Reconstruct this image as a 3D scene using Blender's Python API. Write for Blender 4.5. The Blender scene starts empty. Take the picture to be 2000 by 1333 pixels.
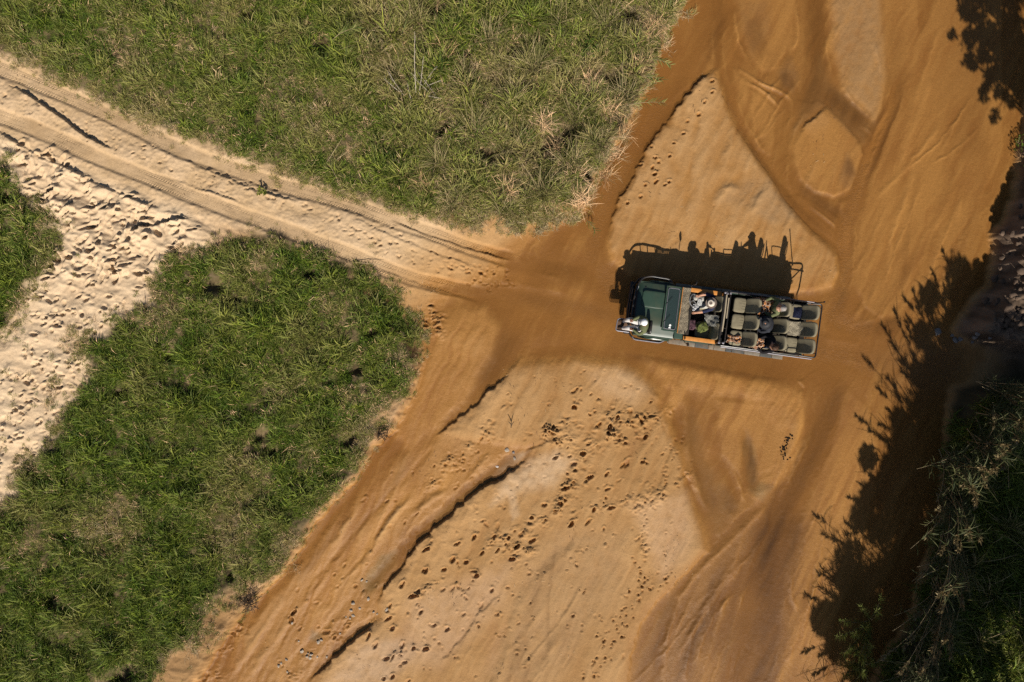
import bpy, bmesh, math, random
import numpy as np
from mathutils import Vector, Matrix

R = math.radians
scene = bpy.context.scene
COL = scene.collection

# ---------------------------------------------------------------- camera, sky, sun, exposure
CAM_H = 22.0                      # drone height above the river bed
S = 60.6                          # photograph pixels per metre on the river bed
SUN_EL, SUN_AZ = R(39.0), R(5.0)  # shadows fall to the top of the picture, a little to the left

cam_data = bpy.data.cameras.new('drone_camera')
cam_data.sensor_width = 36.0
cam_data.lens = 36.0 * CAM_H / (2000.0 / S)
cam_data.clip_start = 0.5
cam_data.clip_end = 4000.0
cam = bpy.data.objects.new('drone_camera', cam_data)
cam.location = (0, 0, CAM_H)
cam.rotation_euler = (0, 0, 0)
COL.objects.link(cam)
scene.camera = cam

world = bpy.data.worlds.new('World')
scene.world = world
world.use_nodes = True
wn = world.node_tree
wn.nodes.clear()
wo = wn.nodes.new('ShaderNodeOutputWorld')
wb = wn.nodes.new('ShaderNodeBackground')
ws = wn.nodes.new('ShaderNodeTexSky')
ws.sky_type = 'NISHITA'
ws.sun_disc = False
ws.sun_elevation = SUN_EL
# the sun stands towards the bottom of the picture: direction to the sun (sin az, -cos az)
SUN_DIR = Vector((math.sin(SUN_AZ) * math.cos(SUN_EL), -math.cos(SUN_AZ) * math.cos(SUN_EL), math.sin(SUN_EL)))
ws.sun_rotation = math.atan2(SUN_DIR.x, SUN_DIR.y)
wb.inputs['Strength'].default_value = 0.05
wn.links.new(ws.outputs[0], wb.inputs['Color'])
wn.links.new(wb.outputs[0], wo.inputs['Surface'])

sun_data = bpy.data.lights.new('sun', 'SUN')
sun_data.energy = 5.0
sun_data.angle = R(0.5)
sun_data.color = (1.0, 0.93, 0.82)
sun = bpy.data.objects.new('sun', sun_data)
sun.rotation_euler = SUN_DIR.to_track_quat('Z', 'Y').to_euler()
sun.location = (3, -30, 40)
COL.objects.link(sun)

scene.view_settings.view_transform = 'Standard'
scene.view_settings.look = 'None'
scene.view_settings.gamma = 1.0
scene.view_settings.use_curve_mapping = False
scene.view_settings.exposure = 0.37
scene.render.engine = 'CYCLES'
scene.cycles.max_bounces = 5
scene.cycles.diffuse_bounces = 1
scene.cycles.use_denoising = False
scene.cycles.sample_clamp_indirect = 3.0
scene.cycles.transparent_max_bounces = 10

rng = np.random.default_rng(7)
random.seed(7)

# ---------------------------------------------------------------- helpers
def W(px, py, z=0.0):
    """the point of the place at height z that the drone sees at photograph pixel (px, py)"""
    k = (CAM_H - z) / CAM_H / S
    return Vector(((px - 1000.0) * k, (666.5 - py) * k, z))

def tag(o, label=None, cat=None, group=None, kind=None):
    if label: o['label'] = label
    if cat: o['category'] = cat
    if group: o['group'] = group
    if kind: o['kind'] = kind
    return o

def link(o, parent=None):
    COL.objects.link(o)
    if parent is not None:
        o.parent = parent
    return o

def empty(name, loc=(0, 0, 0), rz=0.0):
    o = bpy.data.objects.new(name, None)
    o.location = loc
    o.rotation_euler = (0, 0, rz)
    o.empty_display_size = 0.2
    return link(o)

class NT:
    """small helper round a material's node tree"""
    def __init__(self, name, rough=0.8, spec=0.3):
        self.m = bpy.data.materials.new(name)
        self.m.use_nodes = True
        self.t = self.m.node_tree
        self.b = self.t.nodes['Principled BSDF']
        self.out = self.t.nodes['Material Output']
        self.b.inputs['Roughness'].default_value = rough
        self.b.inputs['Specular IOR Level'].default_value = spec
    def n(self, kind, **kw):
        nd = self.t.nodes.new(kind)
        for k, v in kw.items():
            if k in nd.inputs.keys():
                nd.inputs[k].default_value = v
            else:
                setattr(nd, k, v)
        return nd
    def l(self, a, b):
        self.t.links.new(a, b)
    def noise(self, scale, detail=4, rough=0.6, vec=None, dist=0.0):
        nd = self.n('ShaderNodeTexNoise', Scale=scale, Detail=detail, Roughness=rough, Distortion=dist)
        if vec is not None: self.l(vec, nd.inputs['Vector'])
        return nd
    def ramp(self, fac, stops):
        r = self.n('ShaderNodeValToRGB')
        el = r.color_ramp.elements
        while len(el) < len(stops): el.new(0.5)
        for e, (p, c) in zip(el, stops):
            e.position = p
            e.color = (*c, 1) if len(c) == 3 else c
        self.l(fac, r.inputs['Fac'])
        return r
    def mix(self, a, b, fac, mode='MIX'):
        m = self.n('ShaderNodeMix', data_type='RGBA', blend_type=mode)
        for src, idx in ((fac, 0), (a, 6), (b, 7)):
            if isinstance(src, (int, float)): m.inputs[idx].default_value = src
            elif isinstance(src, tuple): m.inputs[idx].default_value = (*src, 1) if len(src) == 3 else src
            else: self.l(src, m.inputs[idx])
        return m.outputs[2]
    def bump(self, height, strength, dist, prev=None):
        b = self.n('ShaderNodeBump', Strength=strength, Distance=dist)
        self.l(height, b.inputs['Height'])
        if prev is not None: self.l(prev, b.inputs['Normal'])
        self.l(b.outputs[0], self.b.inputs['Normal'])
        return b.outputs[0]
    def attr(self, name, kind='GEOMETRY'):
        return self.n('ShaderNodeAttribute', attribute_name=name, attribute_type=kind)

def simple_mat(name, color, rough=0.6, spec=0.4, metal=0.0, var=0.25, scale=12.0, bump=0.0, bscale=60.0, dirt=None):
    k = NT(name, rough, spec)
    k.b.inputs['Metallic'].default_value = metal
    tc = k.n('ShaderNodeTexCoord')
    nz = k.noise(scale, 5, 0.65, tc.outputs['Object'])
    dark = tuple(c * (1 - var) for c in color)
    lite = tuple(min(1, c * (1 + var)) for c in color)
    c = k.ramp(nz.outputs[0], [(0.3, dark), (0.7, lite)]).outputs[0]
    if dirt is not None:
        dn = k.noise(scale * 0.35, 6, 0.7, tc.outputs['Object'])
        f = k.ramp(dn.outputs[0], [(0.45, (0, 0, 0)), (0.72, (dirt[3],) * 3)])
        c = k.mix(c, tuple(dirt[:3]), f.outputs[0])
    k.l(c, k.b.inputs['Base Color'])
    if bump:
        bn = k.noise(bscale, 4, 0.6, tc.outputs['Object'])
        k.bump(bn.outputs[0], bump, 0.01)
    return k.m

# gradient noise on numpy arrays
_perm = np.random.default_rng(11).permutation(256).astype(np.int32)
_perm = np.concatenate([_perm, _perm, _perm])
_ga = np.random.default_rng(12).random(256) * 2 * np.pi
_gx, _gy = np.cos(_ga).astype(np.float32), np.sin(_ga).astype(np.float32)

def pn(x, y, seed=0):
    x = np.asarray(x, np.float32); y = np.asarray(y, np.float32)
    xf = np.floor(x); yf = np.floor(y)
    xi = xf.astype(np.int32) & 255; yi = yf.astype(np.int32) & 255
    u = x - xf; v = y - yf
    su = u * u * u * (u * (u * 6 - 15) + 10); sv = v * v * v * (v * (v * 6 - 15) + 10)
    def g(a, b, du, dv):
        h = _perm[_perm[(xi + a) & 255] + ((yi + b) & 255) + (seed * 37) % 200] & 255
        return _gx[h] * du + _gy[h] * dv
    a = g(0, 0, u, v); b = g(1, 0, u - 1, v); c = g(0, 1, u, v - 1); d = g(1, 1, u - 1, v - 1)
    return (a + su * (b - a) + sv * (c - a + su * (a - b - c + d))) * 1.5

def fbm(x, y, octaves=4, seed=0, gain=0.5, lac=2.03):
    r = 0; amp = 1.0; f = 1.0; tot = 0
    for i in range(octaves):
        r = r + amp * pn(x * f + i * 13.7, y * f - i * 7.3, seed + i)
        tot += amp; amp *= gain; f *= lac
    return r / tot * 1.4

def sm(t):
    t = np.clip(t, 0, 1)
    return t * t * (3 - 2 * t)

def poly_sd(pts, X, Y):
    """signed distance (negative inside) of points to a polygon"""
    pts = np.asarray(pts, np.float32)
    d2 = np.full(X.shape, 1e18, np.float32); ins = np.zeros(X.shape, bool)
    n = len(pts)
    for i in range(n):
        ax, ay = pts[i]; bx, by = pts[(i + 1) % n]
        ex, ey = bx - ax, by - ay
        wx, wy = X - ax, Y - ay
        t = np.clip((wx * ex + wy * ey) / max(ex * ex + ey * ey, 1e-9), 0, 1)
        dx, dy = wx - ex * t, wy - ey * t
        np.minimum(d2, dx * dx + dy * dy, out=d2)
        c = (ay > Y) != (by > Y)
        if ey != 0:
            ins ^= c & (X < ex * (Y - ay) / ey + ax)
    d = np.sqrt(d2)
    return np.where(ins, -d, d)

def line_d(pts, X, Y):
    """distance to a polyline, side (+ = to the right when walking along it in the picture), arc length, total length"""
    pts = np.asarray(pts, np.float32)
    d2 = np.full(X.shape, 1e18, np.float32); side = np.zeros(X.shape, np.float32); arc = np.zeros(X.shape, np.float32)
    acc = 0.0
    for i in range(len(pts) - 1):
        ax, ay = pts[i]; bx, by = pts[i + 1]
        ex, ey = bx - ax, by - ay
        L = math.hypot(ex, ey)
        wx, wy = X - ax, Y - ay
        t = np.clip((wx * ex + wy * ey) / (L * L), 0, 1)
        dx, dy = wx - ex * t, wy - ey * t
        q = dx * dx + dy * dy
        m = q < d2
        d2 = np.where(m, q, d2)
        side = np.where(m, np.sign(ex * wy - ey * wx), side)
        arc = np.where(m, acc + t * L, arc)
        acc += L
    return np.sqrt(d2), side, arc, acc

def smooth_line(pts, n=2):
    """Chaikin smoothing"""
    p = [tuple(map(float, q)) for q in pts]
    for _ in range(n):
        q = [p[0]]
        for a, b in zip(p[:-1], p[1:]):
            q.append((a[0] * .75 + b[0] * .25, a[1] * .75 + b[1] * .25))
            q.append((a[0] * .25 + b[0] * .75, a[1] * .25 + b[1] * .75))
        q.append(p[-1])
        p = q
    return p
# ---------------------------------------------------------------- the ground sheet: outlines traced in photograph pixels
GRASS_N = [(-260, 10), (0, 112), (38, 119), (88, 140), (140, 168), (182, 185), (224, 210), (280, 238), (350, 266), (420, 290), (490, 315), (560, 340),
           (630, 367), (700, 388), (770, 413), (840, 427), (896, 444), (945, 453), (997, 458), (1040, 452), (1067, 441), (1120, 430), (1148, 399),
           (1155, 367), (1183, 308), (1210, 266), (1222, 238), (1240, 203), (1262, 168), (1278, 115), (1300, 60), (1325, 24), (1340, -5), (1400, -130), (-260, -130)]
GRASS_C = [(343, 508), (420, 494), (455, 475), (507, 460), (567, 466), (600, 487), (670, 512), (733, 536), (768, 561), (800, 596), (824, 624), (827, 659),
           (827, 690), (810, 725), (803, 767), (770, 782), (742, 800), (730, 850), (700, 915), (683, 943), (648, 975), (613, 1013), (578, 1073), (553, 1108),
           (508, 1122), (455, 1146), (420, 1181), (396, 1234), (350, 1265), (322, 1300), (300, 1340), (200, 1480), (-260, 1480), (-260, 1090),
           (0, 996), (56, 964), (56, 922), (88, 905), (115, 866), (143, 837), (150, 802), (175, 771), (196, 736), (196, 704), (185, 676), (224, 659),
           (245, 624), (315, 596), (315, 557)]
GRASS_W = [(-260, 200), (0, 312), (21, 332), (52, 367), (60, 400), (115, 438), (138, 470), (130, 501), (105, 519), (70, 568), (45, 617), (0, 665), (-260, 780)]
LAND_W = ([(-40000, -40000), (9000, -40000), (2500, -3000), (1500, -400), (1345, -5), (1330, 24), (1309, 60), (1288, 115), (1274, 168), (1250, 203),
           (1235, 240), (1222, 270), (1190, 310), (1165, 367), (1152, 405), (1128, 440), (1080, 468), (1040, 510), (1000, 545), (945, 585), (880, 615), (845, 640),
           (838, 690), (822, 735), (808, 780), (778, 838), (735, 880), (712, 920), (690, 950), (655, 985), (622, 1020), (588, 1080), (556, 1122), (515, 1165),
           (470, 1215), (430, 1270), (390, 1333), (240, 1520), (-900, 3200), (-12000, 40000), (-40000, 40000)])
LAND_E = ([(40000, -40000), (11000, -40000), (3300, -3000), (2040, -300), (2010, 0), (2005, 150), (1990, 250), (1979, 300), (1975, 337), (1968, 386), (1950, 431),
           (1926, 455), (1930, 510), (1918, 555), (1885, 590), (1852, 640), (1855, 700), (1850, 760), (1840, 810), (1835, 900), (1836, 1000), (1800, 1090), (1778, 1190),
           (1730, 1260), (1690, 1340), (1500, 1700), (600, 3200), (-9000, 40000), (40000, 40000)])
ROAD = smooth_line([(-400, 30), (0, 180), (210, 270), (420, 350), (630, 420), (800, 495), (900, 530), (1000, 545)])
RUT_N = smooth_line([(-300, 20), (0, 136), (210, 224), (350, 295), (525, 360), (700, 406), (740, 424), (845, 459), (932, 491), (1010, 511)])
RUT_S = smooth_line([(-300, 115), (0, 231), (105, 266), (210, 318), (315, 357), (420, 402), (525, 437), (620, 475), (705, 505), (775, 536), (862, 557), (950, 580)])

# sand bars of the river bed: outline, height above the water, width of the shore in pixels
BARS = [
    ([(1396, 138), (1408, 168), (1418, 204), (1432, 240), (1456, 280), (1480, 316), (1506, 348), (1520, 380), (1552, 416), (1584, 452), (1616, 476), (1636, 500),
      (1640, 533), (1625, 558), (1590, 572), (1480, 575), (1330, 560), (1230, 545), (1195, 510), (1186, 470), (1190, 448), (1200, 412), (1224, 368), (1248, 316),
      (1272, 276), (1300, 236), (1335, 196), (1368, 154)], 0.060, 12),
    ([(1615, 208), (1648, 240), (1672, 268), (1690, 300), (1676, 345), (1660, 372), (1630, 385), (1590, 375), (1562, 350), (1550, 315), (1548, 285), (1562, 258), (1588, 230)], 0.014, 6),
    ([(1612, -60), (1616, 0), (1622, 40), (1626, 100), (1640, 150), (1650, 185), (1680, 212), (1714, 238), (1724, 205), (1730, 140), (1722, 80), (1718, 40), (1716, -60)], 0.026, 15),
    ([(1440, -60), (1442, 0), (1446, 45), (1455, 85), (1470, 115), (1490, 140), (1515, 135), (1530, 108), (1545, 95), (1558, 85), (1560, 50), (1555, 0), (1550, -60)], -0.006, 5),
    ([(1432, 132), (1460, 150), (1490, 172), (1515, 188), (1520, 210), (1515, 240), (1512, 280), (1505, 305), (1480, 290), (1460, 262), (1446, 230), (1436, 190), (1430, 160)], -0.006, 5),
    # shoals just under the water, their rims sharp
    ([(1340, 60), (1372, -40), (1395, -40), (1392, 100), (1394, 128), (1368, 148), (1330, 178), (1310, 198), (1292, 213), (1302, 180)], -0.018, 4),
    ([(1760, 140), (1800, 60), (1850, -40), (1960, -40), (1960, 300), (1900, 420), (1800, 560), (1720, 620), (1690, 600), (1671, 560), (1674, 480), (1684, 420), (1704, 350), (1728, 280), (1752, 200)], -0.016, 4),
    ([(1525, 385), (1560, 380), (1600, 400), (1640, 425), (1641, 478), (1620, 462), (1585, 437), (1552, 408)], -0.020, 4),
    ([(1563, -40), (1576, -40), (1580, 60), (1586, 130), (1562, 178), (1550, 150), (1562, 100)], -0.018, 4),
    ([(1724, -40), (1790, -40), (1795, 60), (1775, 130), (1755, 180), (1740, 150), (1729, 80)], -0.014, 4),
    ([(1556, 195), (1585, 200), (1600, 195), (1612, 203), (1580, 230), (1556, 256), (1544, 290), (1536, 280), (1545, 240)], -0.016, 4),
    ([(1640, 395), (1664, 382), (1676, 352), (1690, 310), (1700, 275), (1712, 268), (1700, 300), (1680, 350), (1655, 425), (1648, 420)], -0.014, 4),
    ([(1400, 780), (1520, 790), (1540, 850), (1520, 910), (1482, 930), (1468, 870), (1454, 838), (1446, 930), (1410, 890)], -0.008, 6),
    ([(1660, 760), (1700, 800), (1720, 900), (1700, 1000), (1680, 1100), (1640, 1200), (1600, 1400), (1500, 1400), (1522, 1200), (1532, 1120), (1582, 1000), (1622, 880), (1642, 800)], -0.014, 6),
    # the wide bar below the vehicle
    ([(1040, 700), (1120, 690), (1200, 708), (1255, 735), (1285, 775), (1305, 830), (1330, 880), (1350, 950), (1368, 1040), (1378, 1075), (1342, 1112),
      (1304, 1150), (1268, 1186), (1244, 1224), (1233, 1262), (1226, 1300), (1220, 1340), (1190, 1450), (520, 1450), (600, 1330), (642, 1294), (676, 1264), (710, 1234), (740, 1206),
      (732, 1178), (759, 1137), (789, 1099), (815, 1065), (845, 1035), (875, 1009), (912, 975), (942, 953), (984, 934), (1017, 904), (1032, 878),
      (960, 870), (900, 860), (868, 845), (915, 802), (950, 771), (999, 722)], 0.085, 22),
    # mud flat between the scarp and the grass
    ([(868, 845), (900, 850), (960, 865), (1040, 872), (1020, 900), (980, 930), (940, 950), (905, 975), (870, 1005), (810, 1062), (780, 1100), (740, 1165), (735, 1205),
      (700, 1236), (650, 1285), (590, 1330), (500, 1450), (330, 1450), (420, 1300), (470, 1230), (540, 1150), (600, 1090), (650, 1020), (700, 975), (770, 900), (820, 865)], 0.03, 16),
    # flat beside the mouth of the track
    ([(840, 640), (900, 600), (960, 590), (975, 640), (965, 700), (935, 735), (922, 770), (900, 800), (850, 845), (800, 880), (775, 850), (800, 800), (820, 740)], 0.028, 16),
    # shelf between the crossing and the pond
    ([(1270, 700), (1330, 705), (1420, 722), (1500, 735), (1556, 752), (1572, 780), (1572, 830), (1560, 880), (1535, 930), (1500, 965), (1480, 985), (1478, 960), (1500, 930), (1520, 890),
      (1530, 840), (1500, 790), (1420, 770), (1345, 765), (1325, 800), (1310, 800)], 0.03, 22),
    # right of the scarp in the bottom channel
    ([(1470, 990), (1500, 985), (1500, 1030), (1470, 1100), (1420, 1150), (1370, 1250), (1350, 1340), (1290, 1340), (1300, 1250), (1340, 1150), (1400, 1075)], -0.006, 25),
]
# channels cut into the bed: line, half width in pixels, depth
CHANNELS = [
    ([(1390, -60), (1385, 30), (1345, 110), (1290, 190), (1250, 265), (1215, 330), (1185, 400), (1165, 470), (1150, 520)], 22, 0.05),
    ([(1420, -60), (1420, 60), (1412, 110), (1425, 170), (1450, 235), (1490, 300), (1525, 350), (1545, 395), (1590, 440), (1635, 480)], 16, 0.03),
    ([(1590, -60), (1590, 60), (1600, 130), (1590, 180), (1545, 235), (1530, 300), (1535, 360), (1570, 400), (1620, 430)], 20, 0.035),
    ([(1600, 170), (1650, 205), (1690, 245), (1705, 265)], 24, 0.03),
    ([(1765, 140), (1740, 210), (1710, 275), (1682, 340), (1655, 420), (1645, 480), (1650, 540), (1640, 590), (1625, 620), (1650, 640), (1690, 640)], 13, 0.05),
    ([(880, 600), (960, 585), (1050, 600), (1150, 625), (1230, 650), (1400, 700), (1560, 715), (1640, 690), (1720, 700)], 40, 0.07),
    ([(1000, 512), (1070, 518), (1130, 520), (1180, 545), (1220, 600)], 26, 0.05),
    ([(1020, 600), (1000, 650), (965, 700), (935, 745), (925, 765)], 26, 0.05),
    ([(1330, 775), (1345, 850), (1365, 930), (1390, 1010), (1400, 1045)], 26, 0.05),
    ([(1452, 840), (1465, 880), (1462, 920), (1475, 960), (1470, 975)], 12, 0.035),
    ([(1405, 900), (1425, 930), (1440, 970)], 10, 0.025),
    ([(1640, 740), (1610, 830), (1590, 900), (1540, 980), (1500, 1060), (1480, 1150), (1470, 1250), (1450, 1400)], 30, 0.05),
    ([(770, 845), (735, 885), (690, 960), (620, 1050), (560, 1125), (500, 1190), (440, 1290), (380, 1400)], 9, 0.035),
    ([(850, 870), (790, 935), (720, 1010), (650, 1090), (590, 1170)], 6, 0.02),
    ([(1010, 885), (960, 920), (900, 965), (840, 1020), (790, 1065), (745, 1120), (715, 1150)], 9, 0.055),
    ([(690, 1160), (650, 1210), (600, 1260), (560, 1300)], 6, 0.02),
    ([(1290, 820), (1310, 870), (1270, 930)], 3, 0.012),
]
# scarps: line walked so that the high side is on its right hand in the picture; height, reach in pixels
SCARPS = [
    ([(1188, 455), (1200, 408), (1224, 368), (1248, 318), (1274, 274), (1300, 236), (1338, 192), (1368, 154), (1396, 137)], 0.10, 30, 1),
    ([(1396, 138), (1418, 204), (1432, 240), (1456, 280), (1506, 348), (1552, 416), (1616, 476)], 0.025, 14, 1),
    ([(845, 857), (880, 828), (915, 802), (950, 771), (999, 722)], 0.125, 26, 1),
    ([(601, 1330), (642, 1295), (676, 1265), (694, 1247), (710, 1235), (742, 1209)], 0.17, 30, 1),
    ([(640, 1288), (676, 1256), (705, 1228), (738, 1206)], 0.06, 10, 1),
    ([(732, 1178), (745, 1158), (759, 1137), (789, 1099), (815, 1065), (845, 1035), (875, 1009), (912, 975), (942, 953), (960, 946), (984, 932), (1017, 904), (1036, 889)], 0.175, 30, 1),
    ([(1020, 884), (1045, 872), (1090, 857)], 0.06, 18, 1),
    ([(856, 1302), (880, 1272), (901, 1249), (925, 1215), (942, 1189), (965, 1168), (991, 1155)], 0.05, 18, 1),
    ([(1250, 1010), (1272, 985), (1290, 940), (1302, 900), (1322, 862)], 0.035, 12, 1),
    ([(1223, 1340), (1237, 1260), (1247, 1227), (1271, 1189), (1304, 1156), (1342, 1118), (1394, 1066), (1427, 1028), (1451, 1004), (1480, 980)], 0.025, 16, -1),
    ([(1330, 910), (1345, 935), (1356, 965)], 0.05, 14, -1),
    ([(1562, 262), (1588, 232), (1613, 208)], 0.05, 14, 1),
    ([(1620, 20), (1622, 70), (1628, 110)], 0.02, 10, 1),
    ([(1600, 240), (1555, 300), (1540, 270)], 0.0, 10, 1),
    ([(1560, 745), (1572, 762)], 0.05, 12, -1),
    ([(1740, 230), (1715, 285), (1700, 320)], 0.03, 10, 1),
    ([(630, 1205), (600, 1180), (640, 1110), (680, 1085)], 0.02, 10, 1),
    # on the track
    ([(30, 168), (60, 186), (100, 212), (128, 232), (148, 243), (165, 262), (200, 283), (245, 303)], 0.16, 26, 1),
    ([(375, 320), (410, 336), (440, 346), (500, 376), (545, 388), (600, 402)], 0.10, 24, 1),
    ([(0, 255), (60, 290), (100, 318), (150, 336), (190, 357), (240, 382), (330, 415)], 0.12, 30, 1),
    ([(330, 350), (380, 368), (430, 385), (500, 405)], 0.07, 18, 1),
    ([(760, 432), (827, 459), (880, 474), (930, 491), (1006, 512)], 0.09, 22, 1),
    ([(690, 512), (775, 541), (850, 566), (936, 584)], 0.035, 14, 1),
    ([(700, 430), (760, 462), (840, 492), (880, 505), (940, 525)], 0.05, 18, 1),
    # long dune shadow in the pale sand
    ([(245, 452), (275, 453), (310, 446), (345, 440), (385, 434)], 0.20, 22, 1),
]

# dark hollows in the grass
HOLLOWS = [(905, 118, 23), (1012, 112, 19), (1072, 290, 32), (1112, 262, 23), (1008, 272, 20), (868, 262, 19), (1190, 165, 23), (1222, 42, 24), (915, 155, 19), (1035, 190, 16), (845, 30, 22), (740, 85, 19), (960, 310, 27), (1140, 345, 19), (770, 150, 16), (640, 95, 19), (500, 50, 16), (1060, 90, 19),
           (430, 560, 24), (470, 590, 17), (700, 722, 20), (520, 845, 22), (735, 650, 17), (600, 622, 12), (250, 1305, 26), (250, 765, 14), (690, 860, 14), (340, 700, 12), (120, 1160, 16), (650, 700, 14), (380, 545, 14), (620, 540, 14), (540, 880, 12), (30, 400, 14), (20, 560, 12), (210, 1330, 24), (460, 1110, 12), (140, 1040, 12)]
STEP = 0.033
FX, FY = 17.4, 11.9
fx = np.arange(-FX, FX + STEP * .5, STEP); fy = np.arange(-FY, FY + STEP * .5, STEP)
outer = []
d, s_ = 0.0, 0.06
while d < 900: d += s_; outer.append(d); s_ *= 1.32
outer = np.array(outer)
gx = np.concatenate([-FX - outer[::-1], fx, fx[-1] + outer]).astype(np.float64)
gy = np.concatenate([-FY - outer[::-1], fy, fy[-1] + outer]).astype(np.float64)
NX, NY = len(gx), len(gy)
GX, GY = np.meshgrid(gx, gy)
GX = GX.astype(np.float32); GY = GY.astype(np.float32)
PX = 1000.0 + GX * S; PY = 666.5 - GY * S
px1, py1 = PX[0], PY[:, 0]

def win(pts, margin):
    p = np.asarray(pts)
    i = np.where((px1 > p[:, 0].min() - margin) & (px1 < p[:, 0].max() + margin))[0]
    j = np.where((py1 > p[:, 1].min() - margin) & (py1 < p[:, 1].max() + margin))[0]
    return slice(j[0], j[-1] + 1), slice(i[0], i[-1] + 1)

N1 = fbm(GX * 0.9, GY * 0.9, 4, 1)              # about a metre
N2 = fbm(GX * 3.1, GY * 3.1, 4, 5)              # hand sized
N3 = fbm(GX * 9.0 + N1, GY * 9.0, 2, 9)         # finger sized
WX, WY = PX + 5 * N2 + 4 * N1, PY + 5 * fbm(GX * 3.1 + 40, GY * 3.1, 3, 21) - 3 * N1
BX, BY = PX + 1.5 * N2 + 2 * N1, PY + 1.5 * N2
FA, FB = GX * .905 - GY * .425, GX * .425 + GY * .905      # across and along the flow of the river
ST1 = fbm(FA * 1.3 + .35 * N1, FB * .16, 4, 201)            # broad tongues of sand
ST2 = fbm(FA * 4.5 + .5 * N1, FB * .42 + .2 * N1, 3, 207)   # finer streaks
ST3 = 1 - np.abs(fbm(FA * 2.6 + .8 * N1 + .15 * N2, FB * .33, 2, 215)) * 2.2   # thin crests
ST3 = np.clip(ST3, 0, 1) ** 6

sdW = poly_sd(LAND_W, WX, WY)
sdE = poly_sd(LAND_E, WX, WY)
def mask_poly(pts, soft=12, margin=60, X=None, Y=None):
    X = WX if X is None else X; Y = WY if Y is None else Y
    out = np.zeros(PX.shape, np.float32)
    w = win(pts, margin)
    out[w] = sm(0.5 - poly_sd(pts, X[w], Y[w]) / (2 * soft))
    return out
gN, gC, gW = mask_poly(GRASS_N), mask_poly(GRASS_C), mask_poly(GRASS_W)
grassM = np.maximum(np.maximum(gN, gC), gW)
far = sm((np.maximum(np.abs(GX) - 16.8, np.abs(GY) - 11.6)) / 2.0)
dR, _, _, _ = line_d(ROAD, PX, PY)
roadM = sm((95 - dR) / 30)
rampM = sm((210 - dR) / 150)

# river bed
H = -0.036 + 0.006 * N1 + 0.003 * N2 + 0.016 * ST1 + 0.008 * ST2 + 0.009 * ST3 * (N1 > -.1)
for pts, hh, w_ in BARS:
    w = win(pts, 40)
    sd = poly_sd(pts, BX[w], BY[w])
    t = sm(0.5 - sd / (2 * w_))
    tgt = hh + (0.016 * N1[w] + 0.004 * N2[w] + .022 * ST1[w] + .007 * ST2[w]) * (hh > 0.02) + .006 * ST2[w]
    H[w] = H[w] + (np.maximum(tgt, H[w]) - H[w]) * t
# soft fade of bars into the crossing
for cx, cy, r, dz in [(1400, 590, 130, 0.05), (1230, 560, 70, 0.05), (1120, 680, 60, 0.05), (1330, 590, 100, 0.05), (1520, 600, 90, 0.05), (1060, 700, 50, .05), (1290, 740, 40, .03)]:
    w = win([(cx, cy)], r * 2)
    q = np.exp(-((PX[w] - cx) ** 2 + ((PY[w] - cy) * 1.8) ** 2) / (r * r))
    H[w] -= dz * q
for pts, hw, dep in CHANNELS:
    pts = smooth_line(pts)
    w = win(pts, hw * 3)
    dd, _, arc, L = line_d(pts, BX[w], BY[w])
    tap = sm(arc / (hw * 3)) * sm((L - arc) / (hw * 3))
    H[w] -= dep * np.exp(-(dd / hw) ** 2) * (0.35 + 0.65 * tap)

def bed_field(lines, field):
    for pts, amp, reach, sg in lines:
        if amp == 0: continue
        pts = smooth_line(pts, 1)
        w = win(pts, reach * 4)
        jx = PX[w] + 4.5 * N2[w] + .9 * N3[w] * (N1[w] > 0); jy = PY[w] + 1.0 * N3[w] + 3 * N1[w] + 3 * N2[w]
        dd, side, arc, L = line_d(pts, jx, jy)
        side = side * sg
        e = min(40.0, L * 0.3)
        tap = sm(arc / e) * sm((L - arc) / e) * np.clip(0.85 + 0.55 * N1[w] + .3 * N2[w], .35, 1.4)
        past = (dd > 0)
        hi = np.where(side > 0, np.exp(-dd / (reach * 1.3)) * 0.55, -np.exp(-dd / reach) * 0.45)
        soft = np.clip(dd / 1.1, 0, 1)
        field[w] += amp * tap * hi * soft

# west land, with the track ramping down into the river
slope_w = 20 + 240 * rampM + 8 * N1
landW = sm(-sdW / slope_w + 0.05)
H = H * (1 - landW) + (0.46 + 0.05 * N1) * landW
H += landW * grassM * (0.05 + 0.08 * N1 + 0.03 * N2)
for cx, cy, r in HOLLOWS:
    w = win([(cx, cy)], r * 3)
    qx, qy = (WX[w] - cx) + 9 * N2[w], (WY[w] - cy) + 9 * N1[w]; an = cx * .7
    u_, v_ = qx * math.cos(an) + qy * math.sin(an), (-qx * math.sin(an) + qy * math.cos(an)) * 1.7
    H[w] -= (.34 if cy < 450 else .24) * np.exp(-((u_ * u_ + v_ * v_) / (1.7 * r * r)) ** 1.5) * landW[w]
# east bank, with the track climbing out
dX, _, _, _ = line_d([(1740, 690), (1900, 712), (2400, 740)], PX, PY)
cut = sm((60 - dX) / 40)
slope_e = 34 + 260 * cut
landE = sm(-sdE / slope_e)
clod = np.abs(fbm(GX * 2.4, GY * 2.4, 4, 33)) * 0.55 + 0.25 * N3 * np.clip(N2 + .4, 0, 1)
H = H * (1 - landE) + (1.15 + 0.25 * N1) * landE
H += landE * (0.34 * clod - .08) * (1 - 0.85 * cut)

# pale trampled sand
paleM = landW * (1 - np.clip(roadM * 1.1, 0, 1)) * (1 - grassM) * (PX < 900) * (PY > 150)
dune = fbm(GX * 1.15 + .5 * N1, GY * 2.1 + GX * .45, 3, 51)
bigd = sm((600 - PY) / 180)
H += paleM * ((0.13 * dune + .05 * N1) * (.35 + .65 * bigd) + .028 * np.abs(N2) + 0.006 * N3)
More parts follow.
